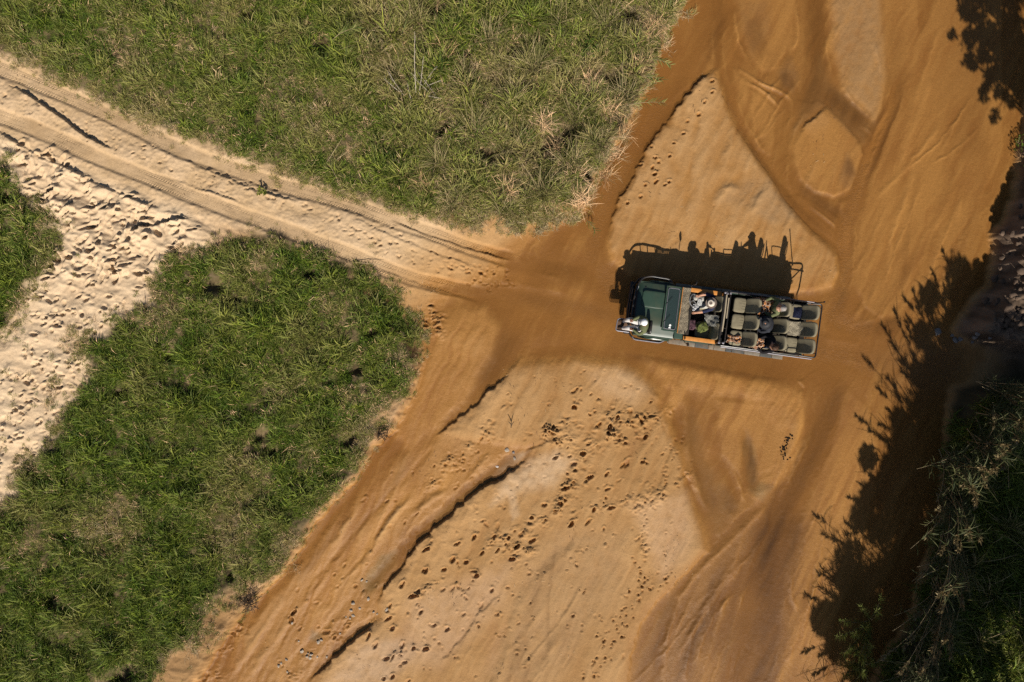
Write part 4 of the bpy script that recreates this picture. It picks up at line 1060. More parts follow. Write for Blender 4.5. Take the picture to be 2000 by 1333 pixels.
# grab rails in front of the second and third row, each with hand hoops
for x, z in ((-1.00, 1.50), (-1.83, 1.62)):
    gr = mk('grab_rail', M_BLACK, veh, lambda bm: (tube(bm, rounded([(x, -.82, 1.10), (x, -.77, z), (x, .77, z), (x, .82, 1.10)], .10), .021, 8), [tube(bm, [(x, y, z), (x + .04, y, 1.05)], .015, 6) for y in (-.22, .29)]))
    for y in (-.74, .57): mk('hand_hoop', M_BLACK, gr, lambda bm: tube(bm, rounded([(x, y, z), (x - .02, y, z + .17), (x - .02, y + .14, z + .17), (x, y + .14, z)], .05), .010, 6))
for x, z in ((-.55, 1.36), (-1.38, 1.50), (-2.14, 1.60)):
    for s in (-1, 1):
        mk('arm_hoop', M_BLACK, veh, lambda bm: tube(bm, rounded([(x + .16, s * .80, 1.15), (x + .16, s * .79, z), (x - .16, s * .79, z), (x - .18, s * .80, 1.15)], .07), .014, 6))
# rear hoop and luggage rack
rh = mk('rear_hoop', M_BLACK, veh, lambda bm: (tube(bm, rounded([(-2.45, -.79, 1.20), (-2.95, -.82, 1.22), (-2.95, .83, 1.22), (-2.45, .82, 1.20)], .10), .024, 8),
                                               [tube(bm, [(-2.95, y, 1.22), (-2.54, y, .84)], .014, 6) for y in (-.7, .7)]))
for y in (-.26, -.22, -.18, .25, .29, .33): mk('rack_bar', M_BLACK, rh, lambda bm: tube(bm, [(-2.50, y, 1.19), (-2.72, y, 1.19)], .008, 5))
mk('rack_bar', M_BLACK, rh, lambda bm: tube(bm, [(-2.60, -.80, 1.18), (-2.60, .8, 1.18)], .010, 6))
mk('rear_pole', M_BLACK, veh, lambda bm: (tube(bm, [(-2.62, -.80, 1.15), (-2.62, -.80, 2.08)], .016, 6), box(bm, (-2.62, -.80, 2.08), (.03, .05, .06), bevel=.008)))
# ---------------------------------------------------------------- people
M_SKIN = simple_mat('skin_brown', (.17, .075, .042), .55, .3, var=.1, scale=20)
M_SKIN2 = simple_mat('skin_tanned', (.42, .22, .14), .55, .3, var=.1, scale=20)
M_EYE = simple_mat('dark_eye', (.02, .015, .012), .2, .5, var=.05)
def cloth(name, c, var=.18): return simple_mat(name, c, .9, .1, var=var, scale=12, bump=.3, bscale=24)

BULK = 1.28
def person(name, label, pose, mats, scale=1.0):
    """one seated figure. pose: dict of joints in vehicle space; mats: skin, shirt, trousers, shoes, sleeve (long or short)"""
    J = {k: Vector(v) for k, v in pose.items()}
    base = J['hip'] + Vector((0, 0, -.12))
    segs = []          # (a, b, ra, rb, region)
    def seg(a, b, ra, rb, reg): segs.append((a, b, ra, rb, reg))
    hip, chest, neck, head = J['hip'], J['chest'], J['neck'], J['head']
    mid = hip.lerp(chest, .5)
    side = J.get('side', Vector((0, 1, 0))).normalized()
    verts, rad, edges, roots = [], [], [], []
    def V(p, r, root=False):
        verts.append(p - base); rad.append(r)
        if root: roots.append(len(verts) - 1)
        return len(verts) - 1
    def E(a, b): edges.append((a, b))
    h = V(hip, (.155, .125), True); m = V(mid, (.15, .115)); c = V(chest, (.165, .12)); n = V(neck, (.058, .058)); hd = V(neck.lerp(head, .55), (.055, .055))
    E(h, m); E(m, c); E(c, n); E(n, hd)
    seg(hip, chest, 0, 0, 1); seg(chest, neck.lerp(chest, .35), 0, 0, 1); seg(neck, head, 0, 0, 0)
    fingers = []
    for s in ('l', 'r'):
        q = 1 if s == 'l' else -1
        sh = chest + side * q * .185 + Vector((0, 0, .03)); el, ha = J['elbow_' + s], J['hand_' + s]
        wr = el.lerp(ha, .86)
        a = V(sh, (.066, .066)); b = V(sh.lerp(el, .5), (.052, .052)); d = V(el, (.045, .045)); e = V(el.lerp(wr, .35), (.043, .043)); f = V(wr, (.029, .026)); g = V(wr.lerp(ha, .6), (.040, .018)); g2 = V(ha, (.038, .015))
        E(c, a); E(a, b); E(b, d); E(d, e); E(e, f); E(f, g); E(g, g2)
        seg(sh, el, 0, 0, 1); seg(el, wr, 0, 0, 1 if mats.get('long', True) else 0); seg(wr.lerp(ha, .2), ha + (ha - wr), 0, 0, 0)
        fw = (ha - wr).normalized(); dn = Vector((0, 0, -1)); lat = fw.cross(dn)
        lat = lat.normalized() if lat.length > .1 else Vector((0, 1, 0))
        for k, (o, ln) in enumerate(((-.027, .062), (-.009, .074), (.009, .070), (.027, .056))):
            p0 = ha + lat * o; p1 = p0 + fw * ln * .55 + dn * .004; p2 = p1 + fw * ln * .35 + dn * .022
            i1 = V(p0 - fw * .012, (.0095, .0095), True); i2 = V(p1, (.009, .009)); i3 = V(p2, (.0075, .0075)); E(i1, i2); E(i2, i3)
        th = ha + lat * (-.036 * q) - fw * .035
        i1 = V(th + lat * .012 * q, (.011, .011), True); i2 = V(th - lat * .022 * q + fw * .03, (.010, .010)); i3 = V(th - lat * .026 * q + fw * .055 + dn * .008, (.008, .008)); E(i1, i2); E(i2, i3)
        hp = hip + side * q * .09; kn, ft = J['knee_' + s], J['foot_' + s]
        a = V(hp, (.098, .098)); b = V(hp.lerp(kn, .5), (.084, .084)); d = V(kn, (.062, .062)); e = V(kn.lerp(ft, .35), (.057, .057)); f = V(ft, (.040, .040))
        toe = (Vector((kn.x - hp.x, kn.y - hp.y, 0)).normalized() if (kn - hp).length > .05 else Vector((1, 0, 0)))
        g = V(ft + toe * .07 + Vector((0, 0, -.035)), (.044, .033)); t2 = V(ft + toe * .16 + Vector((0, 0, -.045)), (.040, .024))
        E(h, a); E(a, b); E(b, d); E(d, e); E(e, f); E(f, g); E(g, t2)
        seg(hp, kn, 0, 0, 2); seg(kn, ft, 0, 0, 2); seg(ft + toe * .03, ft + toe * .18, 0, 0, 3)
    me = bpy.data.meshes.new(name)
    me.from_pydata([tuple(v) for v in verts], edges, [])
    me.update()
    o = bpy.data.objects.new(name, me); COL.objects.link(o)
    sk = o.modifiers.new('skin', 'SKIN'); sk.use_smooth_shade = True
    lay = me.skin_vertices[0].data if me.skin_vertices else None
    if lay is None:
        bpy.context.view_layer.objects.active = o
        bpy.context.view_layer.update()
        lay = me.skin_vertices[0].data
    for i, r in enumerate(rad):
        lay[i].radius = (r[0] * BULK, r[1] * BULK) if r[0] > .02 else r; lay[i].use_root = i in roots
    sb = o.modifiers.new('sub', 'SUBSURF'); sb.levels = 1; sb.render_levels = 1
    bpy.context.view_layer.update()
    dg = bpy.context.evaluated_depsgraph_get()
    bm = bmesh.new()
    ev = o.evaluated_get(dg)
    tmp = bpy.data.meshes.new_from_object(ev)
    bm.from_mesh(tmp)
    bpy.data.meshes.remove(tmp)
    o.modifiers.clear()
    for f in bm.faces:
        p = f.calc_center_median() + base
        best, reg = 1e9, 1
        for a, b, _, _, rg in segs:
            ab = b - a; t = max(0, min(1, (p - a).dot(ab) / max(ab.length_squared, 1e-9)))
            dd = (p - a - ab * t).length
            if dd < best: best, reg = dd, rg
        f.material_index = reg
    # the head: skull, jaw, nose, ears, eyes, mouth
    up = (head - neck).normalized(); fwd = J.get('look', Vector((1, 0, 0))); fwd = (fwd - up * fwd.dot(up)).normalized(); lf = up.cross(fwd)
    Mh = Matrix.Translation(head - base) @ Matrix((fwd, lf, up)).transposed().to_4x4()
    nf = len(bm.faces)
    hb = bmesh.new()
    def face(p):
        if p.z < 0: p = Vector((p.x * (1 + .12 * p.z / .12) + (.02 if p.x > 0 else 0), p.y * (1 + .28 * p.z / .12), p.z))
        if p.x > 0.05 and abs(p.y) < .03 and -.06 < p.z < .035: p.x += .024 * (1 - abs(p.y) / .03) * (.5 - (p.z - .035) * 6)
        if p.x > 0.05 and .01 < abs(p.y) < .05 and 0 < p.z < .03: p.x -= .010
        if p.x > 0.05 and abs(p.y) < .03 and -.085 < p.z < -.06: p.x += .006
        return p
    sell(hb, (0, 0, 0), (.098, .078, .122), .95, .95, (0, 0, 0), 24, 18, face)
    for q in (-1, 1): sell(hb, (-.005, q * .080, -.01), (.022, .010, .032), .9, .9, (0, 0, q * .3), 8, 6)
    n1 = len(hb.faces)
    for q in (-1, 1): sell(hb, (.086, q * .033, .012), (.010, .013, .008), 1, 1, (0, 0, 0), 8, 6)
    for k, f in enumerate(hb.faces): f.material_index = 0 if k < n1 else 4
    sell(hb, (.094, 0, -.068), (.008, .024, .005), 1, 1, (0, 0, 0), 8, 6)
    for f in hb.faces[n1 + 96:] if False else []: pass
    hb.transform(Mh)
    hm = bpy.data.meshes.new('tmp'); hb.to_mesh(hm); hb.free(); bm.from_mesh(hm); bpy.data.meshes.remove(hm)
    me2 = bpy.data.meshes.new(name)
    bmesh.ops.recalc_face_normals(bm, faces=bm.faces)
    bm.to_mesh(me2); bm.free()
    me2.polygons.foreach_set('use_smooth', np.ones(len(me2.polygons), bool))
    for m_ in (mats['skin'], mats['shirt'], mats['trousers'], mats['shoes'], M_EYE): me2.materials.append(m_)
    o.data = me2
    o.matrix_world = VM @ Matrix.Translation(base)
    tag(o, label, 'person', 'people riding in the safari vehicle')
    return o, Mh

def wear(name, mat, owner, Mh, fn, **kw):
    bm = bmesh.new(); fn(bm); bm.transform(Mh)
    return part(name, bm, mat, owner, **kw)
def cap(bm):
    lathe(bm, [(.0005, .135), (.04, .132), (.075, .115), (.098, .075), (.106, .03), (.104, .025), (.095, .07), (.07, .108), (.0005, .126)], 22)
    sheet(bm, lambda u, v: Vector((.085 + .075 * u * (1 - (v - .5) ** 2 * 1.6), (v - .5) * .17 * (1 - .15 * u), .035 - .02 * u - .10 * (v - .5) ** 2)), 4, 10, .006)
    sell(bm, (0, 0, .136), (.010, .010, .006), 1, 1, nu=8, nv=5)
def brim(r, crown, wob=.012):
    def f(bm):
        lathe(bm, [(.0005, crown - .012), (.045, crown), (.078, crown - .006), (.098, crown - .05), (.105, .045), (r * .8, .030), (r, .038), (r + .002, .030), (r * .8, .022), (.100, .030), (.090, crown - .055), (.0005, crown - .022)], 28)
        for v in bm.verts:
            rr = math.hypot(v.co.x, v.co.y)
            if rr > .12: v.co.z += wob * math.cos(2 * math.atan2(v.co.y, v.co.x)) * (rr - .1) / .08
    return f
def hair(length):
    def f(bm):
        g = random.Random(5)
        sell(bm, (-.012, 0, .022), (.104, .088, .118), .95, .95, (0, 0, 0), 22, 16, lambda p: Vector((p.x - (.03 if (p.x > .02 and p.z < .04) else 0), p.y, max(p.z, -length) + g.uniform(-.006, .006))))
        for k in range(70):
            a = g.uniform(.9, 2 * math.pi - .9); z = g.uniform(-.02, .11); r = math.sqrt(max(0, 1 - (z / .14) ** 2))
            p = Vector((-.012 + .103 * r * math.cos(a), .088 * r * math.sin(a), z + .01))
            tube(bm, [p, p * 1.10 + Vector((g.uniform(-.02, .02), g.uniform(-.02, .02), -.03)), p * 1.05 + Vector((g.uniform(-.02, .02), g.uniform(-.02, .02), -.05 - length * .5))], [.010, .008, .003], 5)
    return f

OLIVE = cloth('olive_jacket', (.115, .125, .062)); NAVY = cloth('navy_cloth', (.022, .026, .055)); KHAKI_P = cloth('pale_trousers', (.55, .52, .50), .1); BLACKC = cloth('black_cloth', (.015, .014, .016))
GREYB = cloth('grey_shirt', (.36, .40, .42)); SHOE = cloth('brown_shoe', (.05, .03, .02)); BROWNT = cloth('brown_trousers', (.11, .085, .055)); PLUM = cloth('plum_cloth', (.075, .04, .05))

o, Mh = person('person', 'person in olive jacket and white cap on the front wing seat', dict(hip=(2.38, .56, 1.28), chest=(2.42, .54, 1.62), neck=(2.45, .50, 1.76), head=(2.485, .475, 1.875),
    elbow_l=(2.50, .82, 1.45), hand_l=(2.74, .70, 1.42), elbow_r=(2.56, .29, 1.46), hand_r=(2.78, .42, 1.43), knee_l=(2.84, .67, 1.29), foot_l=(2.93, .68, .87), knee_r=(2.86, .42, 1.31), foot_r=(2.93, .47, .87)),
    dict(skin=M_SKIN, shirt=OLIVE, trousers=KHAKI_P, shoes=SHOE))
wear('cap', simple_mat('white_cap', (.80, .80, .79), .85, .15, var=.06), o, Mh, cap)
o, Mh = person('person', 'driver in navy shirt and wide taupe hat behind the steering wheel', dict(hip=(.40, -.42, .98), chest=(.42, -.41, 1.34), neck=(.47, -.39, 1.50), head=(.52, -.38, 1.615),
    elbow_l=(.62, -.13, 1.18), hand_l=(.86, -.06, 1.08), elbow_r=(.60, -.68, 1.20), hand_r=(.84, -.58, 1.19), knee_l=(.86, -.32, 1.0), foot_l=(1.0, -.32, .70), knee_r=(.86, -.53, 1.0), foot_r=(1.0, -.53, .70)),
    dict(skin=M_SKIN2, shirt=NAVY, trousers=cloth('stone_trousers', (.42, .40, .36)), shoes=SHOE, long=False))
ht = wear('hat', cloth('taupe_felt', (.16, .125, .105)), o, Mh, brim(.165, .135))
wear('hat_crown', cloth('cream_felt', (.62, .54, .46), .1), o, Mh, lambda bm: lathe(bm, [(.050, .136), (.082, .131), (.101, .088), (.108, .055)], 26))
o, Mh = person('person', 'passenger in olive jacket with grey hair in the second row', dict(hip=(-1.42, -.49, 1.42), chest=(-1.40, -.50, 1.76), neck=(-1.40, -.50, 1.90), head=(-1.43, -.47, 2.03),
    elbow_l=(-1.28, -.22, 1.58), hand_l=(-1.08, -.34, 1.56), elbow_r=(-1.26, -.78, 1.60), hand_r=(-1.06, -.66, 1.58), knee_l=(-.98, -.38, 1.43), foot_l=(-.96, -.38, .98), knee_r=(-.98, -.60, 1.43), foot_r=(-.96, -.60, .98)),
    dict(skin=M_SKIN2, shirt=OLIVE, trousers=BROWNT, shoes=SHOE))
wear('hair', simple_mat('grey_hair', (.26, .235, .215), .7, .3, var=.5, scale=60), o, Mh, hair(.04))
o, Mh = person('person', 'passenger in dark clothes under a dark grey wide-brimmed hat', dict(hip=(-1.38, .035, 1.42), chest=(-1.22, .045, 1.74), neck=(-1.12, .05, 1.87), head=(-1.05, .05, 1.985),
    elbow_l=(-1.08, .27, 1.55), hand_l=(-.90, .14, 1.53), elbow_r=(-1.08, -.17, 1.55), hand_r=(-.90, -.05, 1.53), knee_l=(-.95, .13, 1.43), foot_l=(-.94, .13, .98), knee_r=(-.95, -.05, 1.43), foot_r=(-.94, -.05, .98)),
    dict(skin=M_SKIN2, shirt=cloth('charcoal_cloth', (.028, .03, .038)), trousers=NAVY, shoes=SHOE))
wear('hat', cloth('dark_grey_felt', (.045, .045, .048)), o, Mh, brim(.175, .125))
o, Mh = person('person', 'passenger in black with brown hair in the second row', dict(hip=(-1.42, .56, 1.42), chest=(-1.40, .62, 1.74), neck=(-1.39, .66, 1.88), head=(-1.37, .70, 2.00),
    elbow_l=(-1.20, .88, 1.56), hand_l=(-1.02, .76, 1.55), elbow_r=(-1.24, .38, 1.56), hand_r=(-1.04, .50, 1.55), knee_l=(-.98, .66, 1.43), foot_l=(-.96, .66, .98), knee_r=(-.98, .46, 1.43), foot_r=(-.96, .46, .98)),
    dict(skin=M_SKIN2, shirt=BLACKC, trousers=NAVY, shoes=SHOE))
wear('hair', simple_mat('brown_hair', (.06, .030, .016), .6, .35, var=.5, scale=60), o, Mh, hair(.09))

# ---------------------------------------------------------------- blankets, bags and other things in the vehicle
def check_mat():
    k = NT('checked_blanket', .95, .08)
    uv = k.attr('weave')
    mp = k.n('ShaderNodeMapping'); k.l(uv.outputs['Vector'], mp.inputs[0]); mp.inputs['Rotation'].default_value = (0, 0, .0)
    ck = k.n('ShaderNodeTexChecker', Scale=5.0); k.l(mp.outputs[0], ck.inputs['Vector'])
    ck.inputs[1].default_value = (.60, .25, .085, 1); ck.inputs[2].default_value = (.17, .07, .035, 1)
    br = k.n('ShaderNodeTexBrick', offset=0.0, squash=1.0); k.l(mp.outputs[0], br.inputs['Vector'])
    br.inputs['Scale'].default_value = 5.0; br.inputs['Mortar Size'].default_value = .07; br.inputs['Brick Width'].default_value = 1.0; br.inputs['Row Height'].default_value = 1.0
    c = k.mix(ck.outputs[0], (.72, .58, .47), br.outputs['Fac'])
    k.l(c, k.b.inputs['Base Color'])
    tc = k.n('ShaderNodeTexCoord'); n = k.noise(60, 4, .6, tc.outputs['Object']); k.bump(n.outputs[0], .4, .01)
    return k.m
M_CHECK = check_mat()
def blanket(name, label, cat, mat, f, nu=22, nv=22, thick=.014, group=None):
    bm = bmesh.new()
    lay = bm.verts.layers.float_vector.new('weave')
    ctr = f(.5, .5)
    g = [[bm.verts.new(f(i / nu, j / nv) - ctr) for i in range(nu + 1)] for j in range(nv + 1)]
    for j in range(nv + 1):
        for i in range(nu + 1): g[j][i][lay] = Vector((i / nu, j / nv, .03))
    fs = [bm.faces.new((g[j][i], g[j][i + 1], g[j + 1][i + 1], g[j + 1][i])) for j in range(nv) for i in range(nu)]
    bmesh.ops.solidify(bm, geom=fs, thickness=thick)
    o = part(name, bm, mat, None, angle=60)
    o.matrix_world = VM @ Matrix.Translation(ctr)
    tag(o, label, cat, group)
    return o
def wob(u, v, a, s): return a * (math.sin(7 * u + 5 * v + s) + .6 * math.sin(13 * v - 9 * u + 2 * s) + .4 * math.sin(23 * u + 17 * v + 3 * s))
def lapblanket(x0, x1, y0, y1, z, s, drop0=.3, drop1=.1):
    def f(u, v):
        y = y0 + (y1 - y0) * v; x = x0 + (x1 - x0) * u
        zz = z - drop0 * max(0, (u - .72) / .28) ** 1.5 - .16 * (2 * abs(v - .5)) ** 4 + .045 * abs(math.sin(v * math.pi * 2)) + wob(u, v, .014, s)
        return Vector((x + wob(v, u, .012, s + 1), y + wob(u, v, .015, s + 2), zz))
    return f
BG = 'checked blankets in the vehicle'
blanket('blanket', 'orange and brown checked blanket bunched on an empty first-row seat', 'blanket', M_CHECK, lapblanket(-.60, -.22, .42, .72, 1.27, 0, .1), group=BG)
blanket('blanket', 'orange checked blanket over the lap of the grey-haired passenger', 'blanket', M_CHECK, lapblanket(-1.32, -.86, -.76, -.20, 1.555, 2, .34), group=BG)
blanket('blanket', 'orange checked blanket over the lap of the brown-haired passenger', 'blanket', M_CHECK, lapblanket(-1.22, -.90, .40, .80, 1.555, 4, .3), group=BG)
def drape(u, v):
    x = -1.88 - .62 * u; y = .035 + (v - .5) * .42
    z = 1.49 + (0 if u < .55 else (u - .55) / .45 * .34) + wob(u, v, .008, 1)
    return Vector((x, y + .02 * math.sin(u * 6), z))
blanket('beige_blanket', 'plain beige blanket spread over the middle seat of the last row', 'blanket', cloth('beige_wool', (.46, .40, .29), .12), drape)
blanket('navy_fleece', 'folded navy fleece lying on a last-row seat beside the beige blanket', 'fleece', NAVY, lambda u, v: Vector((-2.0 - .28 * u, -.60 + .32 * v, 1.475 + .05 * math.sin(u * 3.1) * math.sin(v * 3.1) + wob(u, v, .006, 3))), 14, 14, .03)
blanket('grey_jacket', 'pale grey jacket thrown over the front seats between driver and bag', 'jacket', cloth('pale_grey_cloth', (.34, .33, .29)), lambda u, v: Vector((.52 - .36 * u, -.06 + .34 * v, 1.05 + .30 * u * u + wob(u, v, .022, 5))), 16, 16, .014)
def bag(name, label, mat, c, size, rz, straps=True):
    e = empty(name, VM @ Vector(c), VYAW + rz)
    tag(e, label, 'bag')
    g = random.Random(len(label))
    mk('body', mat, e, lambda bm: sell(bm, (0, 0, size[2]), size, .55, .6, (0, 0, 0), 22, 14, lambda p: p + Vector((wob(p.y * 5, p.z * 5, .014, 1), wob(p.x * 5, p.z * 4, .014, 2), wob(p.x * 5, p.y * 5, .012, 3)))))
    mk('flap', mat, e, lambda bm: sheet(bm, lambda u, v: Vector(((u - .5) * size[0] * 1.5, (v - .5) * size[1] * 1.6, size[2] * 1.95 - .06 * (2 * abs(u - .5)) ** 2 + wob(u, v, .012, 4))), 12, 12, .012))
    if straps:
        mk('strap', M_BLACK, e, lambda bm: tube(bm, rounded([(-size[0] * .8, -.04, size[2] * 1.3), (0, -.06, size[2] * 2.25), (size[0] * .8, -.02, size[2] * 1.4)], .08), .012, 6))
    return e
bag('canvas_bag', 'olive green canvas bag on the front passenger seat', cloth('olive_canvas', (.10, .115, .035)), (.55, .34, .93), (.16, .15, .13), .5)
bag('small_bag', 'dark plum bag in the front passenger footwell', PLUM, (.86, .30, .78), (.13, .17, .12), .2)
blanket('white_paper', 'white sheet of paper on the driver\'s lap', 'paper', simple_mat('paper_white', (.80, .80, .78), .8, .2, var=.04), lambda u, v: Vector((.80 - .14 * u, -.50 + .20 * v, 1.085 + .01 * math.sin(u * 3) + .02 * u)), 6, 6, .003)
blanket('white_towel', 'white towel crumpled beside the steering wheel', 'towel', simple_mat('towel_white', (.72, .72, .74), .95, .1, var=.08, bump=.5), lambda u, v: Vector((.92 - .22 * u, -.32 + .20 * v, 1.075 + wob(u, v, .016, 2))), 14, 14, .014)
# ---------------------------------------------------------------- vegetation
def leaf_mat(name, a, b, dry=None, trans=.25, tinted=True):
    """blade or leaf: colour runs from a to b, towards dry where the instance's tint is high"""
    k = NT(name, .6, .25)
    oi = k.n('ShaderNodeObjectInfo')
    c = k.mix(a, b, oi.outputs['Random'])
    bl = k.attr('blade')
    c = k.mix(k.mix(c, (.55, .62, .6), 1.0, 'MULTIPLY'), k.mix(c, (3.0, 2.5, 2.6), 1.0, 'MULTIPLY'), bl.outputs['Fac'])
    if dry is not None:
        at = k.attr('tint', 'INSTANCER') if tinted else bl
        c = k.mix(c, dry, at.outputs['Fac'])
    k.l(c, k.b.inputs['Base Color'])
    tr = k.n('ShaderNodeBsdfTranslucent'); k.l(c, tr.inputs['Color'])
    mx = k.n('ShaderNodeMixShader'); mx.inputs[0].default_value = trans
    k.l(k.b.outputs[0], mx.inputs[1]); k.l(tr.outputs[0], mx.inputs[2]); k.l(mx.outputs[0], k.out.inputs['Surface'])
    return k.m

class Blades:
    """collects leaf strips quickly; val (0..1) is a per-strip attribute"""
    def __init__(self): self.v, self.f, self.val = [], [], []
    def strip(self, pts, widths, lat, val=0.0):
        b = len(self.v)
        for p, w in zip(pts, widths):
            if w <= 1e-5: self.v.append(tuple(p)); self.val.append(val)
            else: self.v += [tuple(p - lat * w), tuple(p + lat * w)]; self.val += [val, val]
        k = b; n = len(pts)
        for i in range(n - 1):
            if widths[i + 1] <= 1e-5: self.f.append((k, k + 1, k + 2)); k += 2
            else: self.f.append((k, k + 1, k + 3, k + 2)); k += 2
    def arc(self, base, az, lean0, lean1, L, w, g, segs=3, val=0.0, droop=0.0):
        p = Vector(base); pts = [p.copy()]
        for i in range(segs):
            t = (i + .5) / segs; le = lean0 + (lean1 - lean0) * t
            p = p + Vector((math.cos(az) * math.sin(le), math.sin(az) * math.sin(le), math.cos(le) - droop * t)) * (L / segs)
            pts.append(p.copy())
        tw = g.uniform(-.9, .9)
        lat = Vector((-math.sin(az) * math.cos(tw), math.cos(az) * math.cos(tw), math.sin(tw)))
        ws = [w * (.6 if i == 0 else 1 - (i / segs) ** 2 * .8) for i in range(segs)] + [0.0]
        self.strip(pts, ws, lat, val)
        return pts
    def leaf(self, c, d, n, L, w, val=0.0):
        """small pointed leaf from c along d with normal n"""
        lat = d.cross(n)
        lat = lat.normalized() if lat.length > 1e-4 else d.orthogonal().normalized()
        self.strip([c, c + d * L * .45, c + d * L], [w * .25, w, 0.0], lat, val)
    def mesh(self, name, mat):
        me = bpy.data.meshes.new(name)
        me.from_pydata(self.v, [], self.f)
        a = me.attributes.new('blade', 'FLOAT', 'POINT'); a.data.foreach_set('value', np.array(self.val, np.float32))
        me.materials.append(mat)
        return me
    def obj(self, name, mat, parent=None): return link(bpy.data.objects.new(name, self.mesh(name, mat)), parent)

M_GRASS = leaf_mat('grass_blade', (.050, .110, .008), (.098, .152, .013), (.42, .32, .12))
M_TALL = leaf_mat('tall_grass_blade', (.055, .104, .010), (.114, .152, .017), (.42, .33, .14))
M_STRAW = leaf_mat('straw_blade', (.27, .205, .10), (.38, .30, .17), (.40, .33, .20))
M_HERB = leaf_mat('herb_leaf', (.060, .110, .014), (.095, .145, .022), (.2, .2, .05))
M_LITTER = leaf_mat('dead_litter', (.045, .030, .018), (.10, .065, .035), None)
SRC = bpy.data.collections.new('grass_sources')
def src(name, me):
    o = bpy.data.objects.new(name, me); SRC.objects.link(o); return o
def tuft(seed, n, rad, L, lean, w, mat, dryshare=.12):
    g = random.Random(seed); B = Blades()
    for _ in range(n):
        az = g.uniform(0, 2 * math.pi); r = rad * math.sqrt(g.random()); a2 = g.uniform(0, 2 * math.pi)
        l0 = g.uniform(.05, lean * .6); l1 = l0 + g.uniform(.3, lean)
        B.arc((r * math.cos(a2), r * math.sin(a2), -.02), az, l0, min(l1, 2.0), L * g.uniform(.55, 1.25), w * g.uniform(.7, 1.3), g, 3, 1.0 if g.random() < dryshare else g.random() ** 1.6 * .75)
    return B.mesh('tuft', mat)
for s in range(4): src('a_low_%d' % s, tuft(100 + s, 34, .13, .165, 1.65, .0062, M_GRASS, .10))
for s in range(3): src('b_tall_%d' % s, tuft(200 + s, 30, .12, .32, 1.55, .0068, M_TALL, .2))
for s in range(3): src('c_straw_%d' % s, tuft(300 + s, 26, .14, .20, 2.0, .0052, M_STRAW, .5))
for s in range(2):
    g = random.Random(400 + s); B = Blades()
    for _ in range(46):
        a = g.uniform(0, 6.283); r = .15 * math.sqrt(g.random()); z = g.uniform(.03, .22)
        B.leaf(Vector((r * math.cos(a), r * math.sin(a), z)), Vector((math.cos(a), math.sin(a), g.uniform(-.3, .4))).normalized(), Vector((g.uniform(-.3, .3), g.uniform(-.3, .3), 1)).normalized(), g.uniform(.04, .075), g.uniform(.014, .024), g.uniform(0, .6))
    src('d_herb_%d' % s, B.mesh('tuft', M_HERB))
for s in range(2):
    g = random.Random(450 + s); B = Blades()
    for _ in range(5):
        a = g.uniform(0, 6.283); c = Vector((g.uniform(-.25, .25), g.uniform(-.25, .25), .012)); d_ = Vector((math.cos(a), math.sin(a), g.uniform(-.03, .12)))
        L_ = g.uniform(.03, .11); B.strip([c, c + d_ * L_ * .5 + Vector((.004, .003, .006)), c + d_ * L_], [.0030, .0045, .0030], Vector((-math.sin(a), math.cos(a), 0)), g.random())
    src('e_litter_%d' % s, B.mesh('litter', M_STRAW if s else M_LITTER))
N_LITTER = (12, 2)
N_LOW, N_TALL, N_STRAW, N_HERB = (0, 4), (4, 3), (7, 3), (10, 2)

def scatter(name, P, scl, rot, idx, tint):
    me = bpy.data.meshes.new(name)
    me.from_pydata([tuple(p) for p in P], [], [])
    for an, kind, arr, key in (('scl', 'FLOAT', scl, 'value'), ('rot', 'FLOAT_VECTOR', rot, 'vector'), ('idx', 'INT', idx, 'value'), ('tint', 'FLOAT', tint, 'value')):
        a = me.attributes.new(an, kind, 'POINT'); a.data.foreach_set(key, np.asarray(arr).ravel())
    o = link(bpy.data.objects.new(name, me))
    ng = bpy.data.node_groups.get('scatter_tufts')
    if ng is None:
        ng = bpy.data.node_groups.new('scatter_tufts', 'GeometryNodeTree')
        ng.interface.new_socket('Geometry', in_out='INPUT', socket_type='NodeSocketGeometry')
        ng.interface.new_socket('Geometry', in_out='OUTPUT', socket_type='NodeSocketGeometry')
        gi, go = ng.nodes.new('NodeGroupInput'), ng.nodes.new('NodeGroupOutput')
        ci = ng.nodes.new('GeometryNodeCollectionInfo'); ci.inputs['Collection'].default_value = SRC
        ci.inputs['Separate Children'].default_value = True; ci.inputs['Reset Children'].default_value = True
        ip = ng.nodes.new('GeometryNodeInstanceOnPoints'); ip.inputs['Pick Instance'].default_value = True
        def na(n, t):
            q = ng.nodes.new('GeometryNodeInputNamedAttribute'); q.data_type = t; q.inputs['Name'].default_value = n; return q
        a_s, a_r, a_i = na('scl', 'FLOAT'), na('rot', 'FLOAT_VECTOR'), na('idx', 'INT')
        er = ng.nodes.new('FunctionNodeEulerToRotation')
        L = ng.links.new
        L(gi.outputs[0], ip.inputs['Points']); L(ci.outputs[0], ip.inputs['Instance']); L(a_i.outputs[0], ip.inputs['Instance Index'])
        L(a_r.outputs[0], er.inputs[0]); L(er.outputs[0], ip.inputs['Rotation']); L(a_s.outputs[0], ip.inputs['Scale']); L(ip.outputs[0], go.inputs[0])
    md = o.modifiers.new('scatter', 'NODES'); md.node_group = ng
    return o

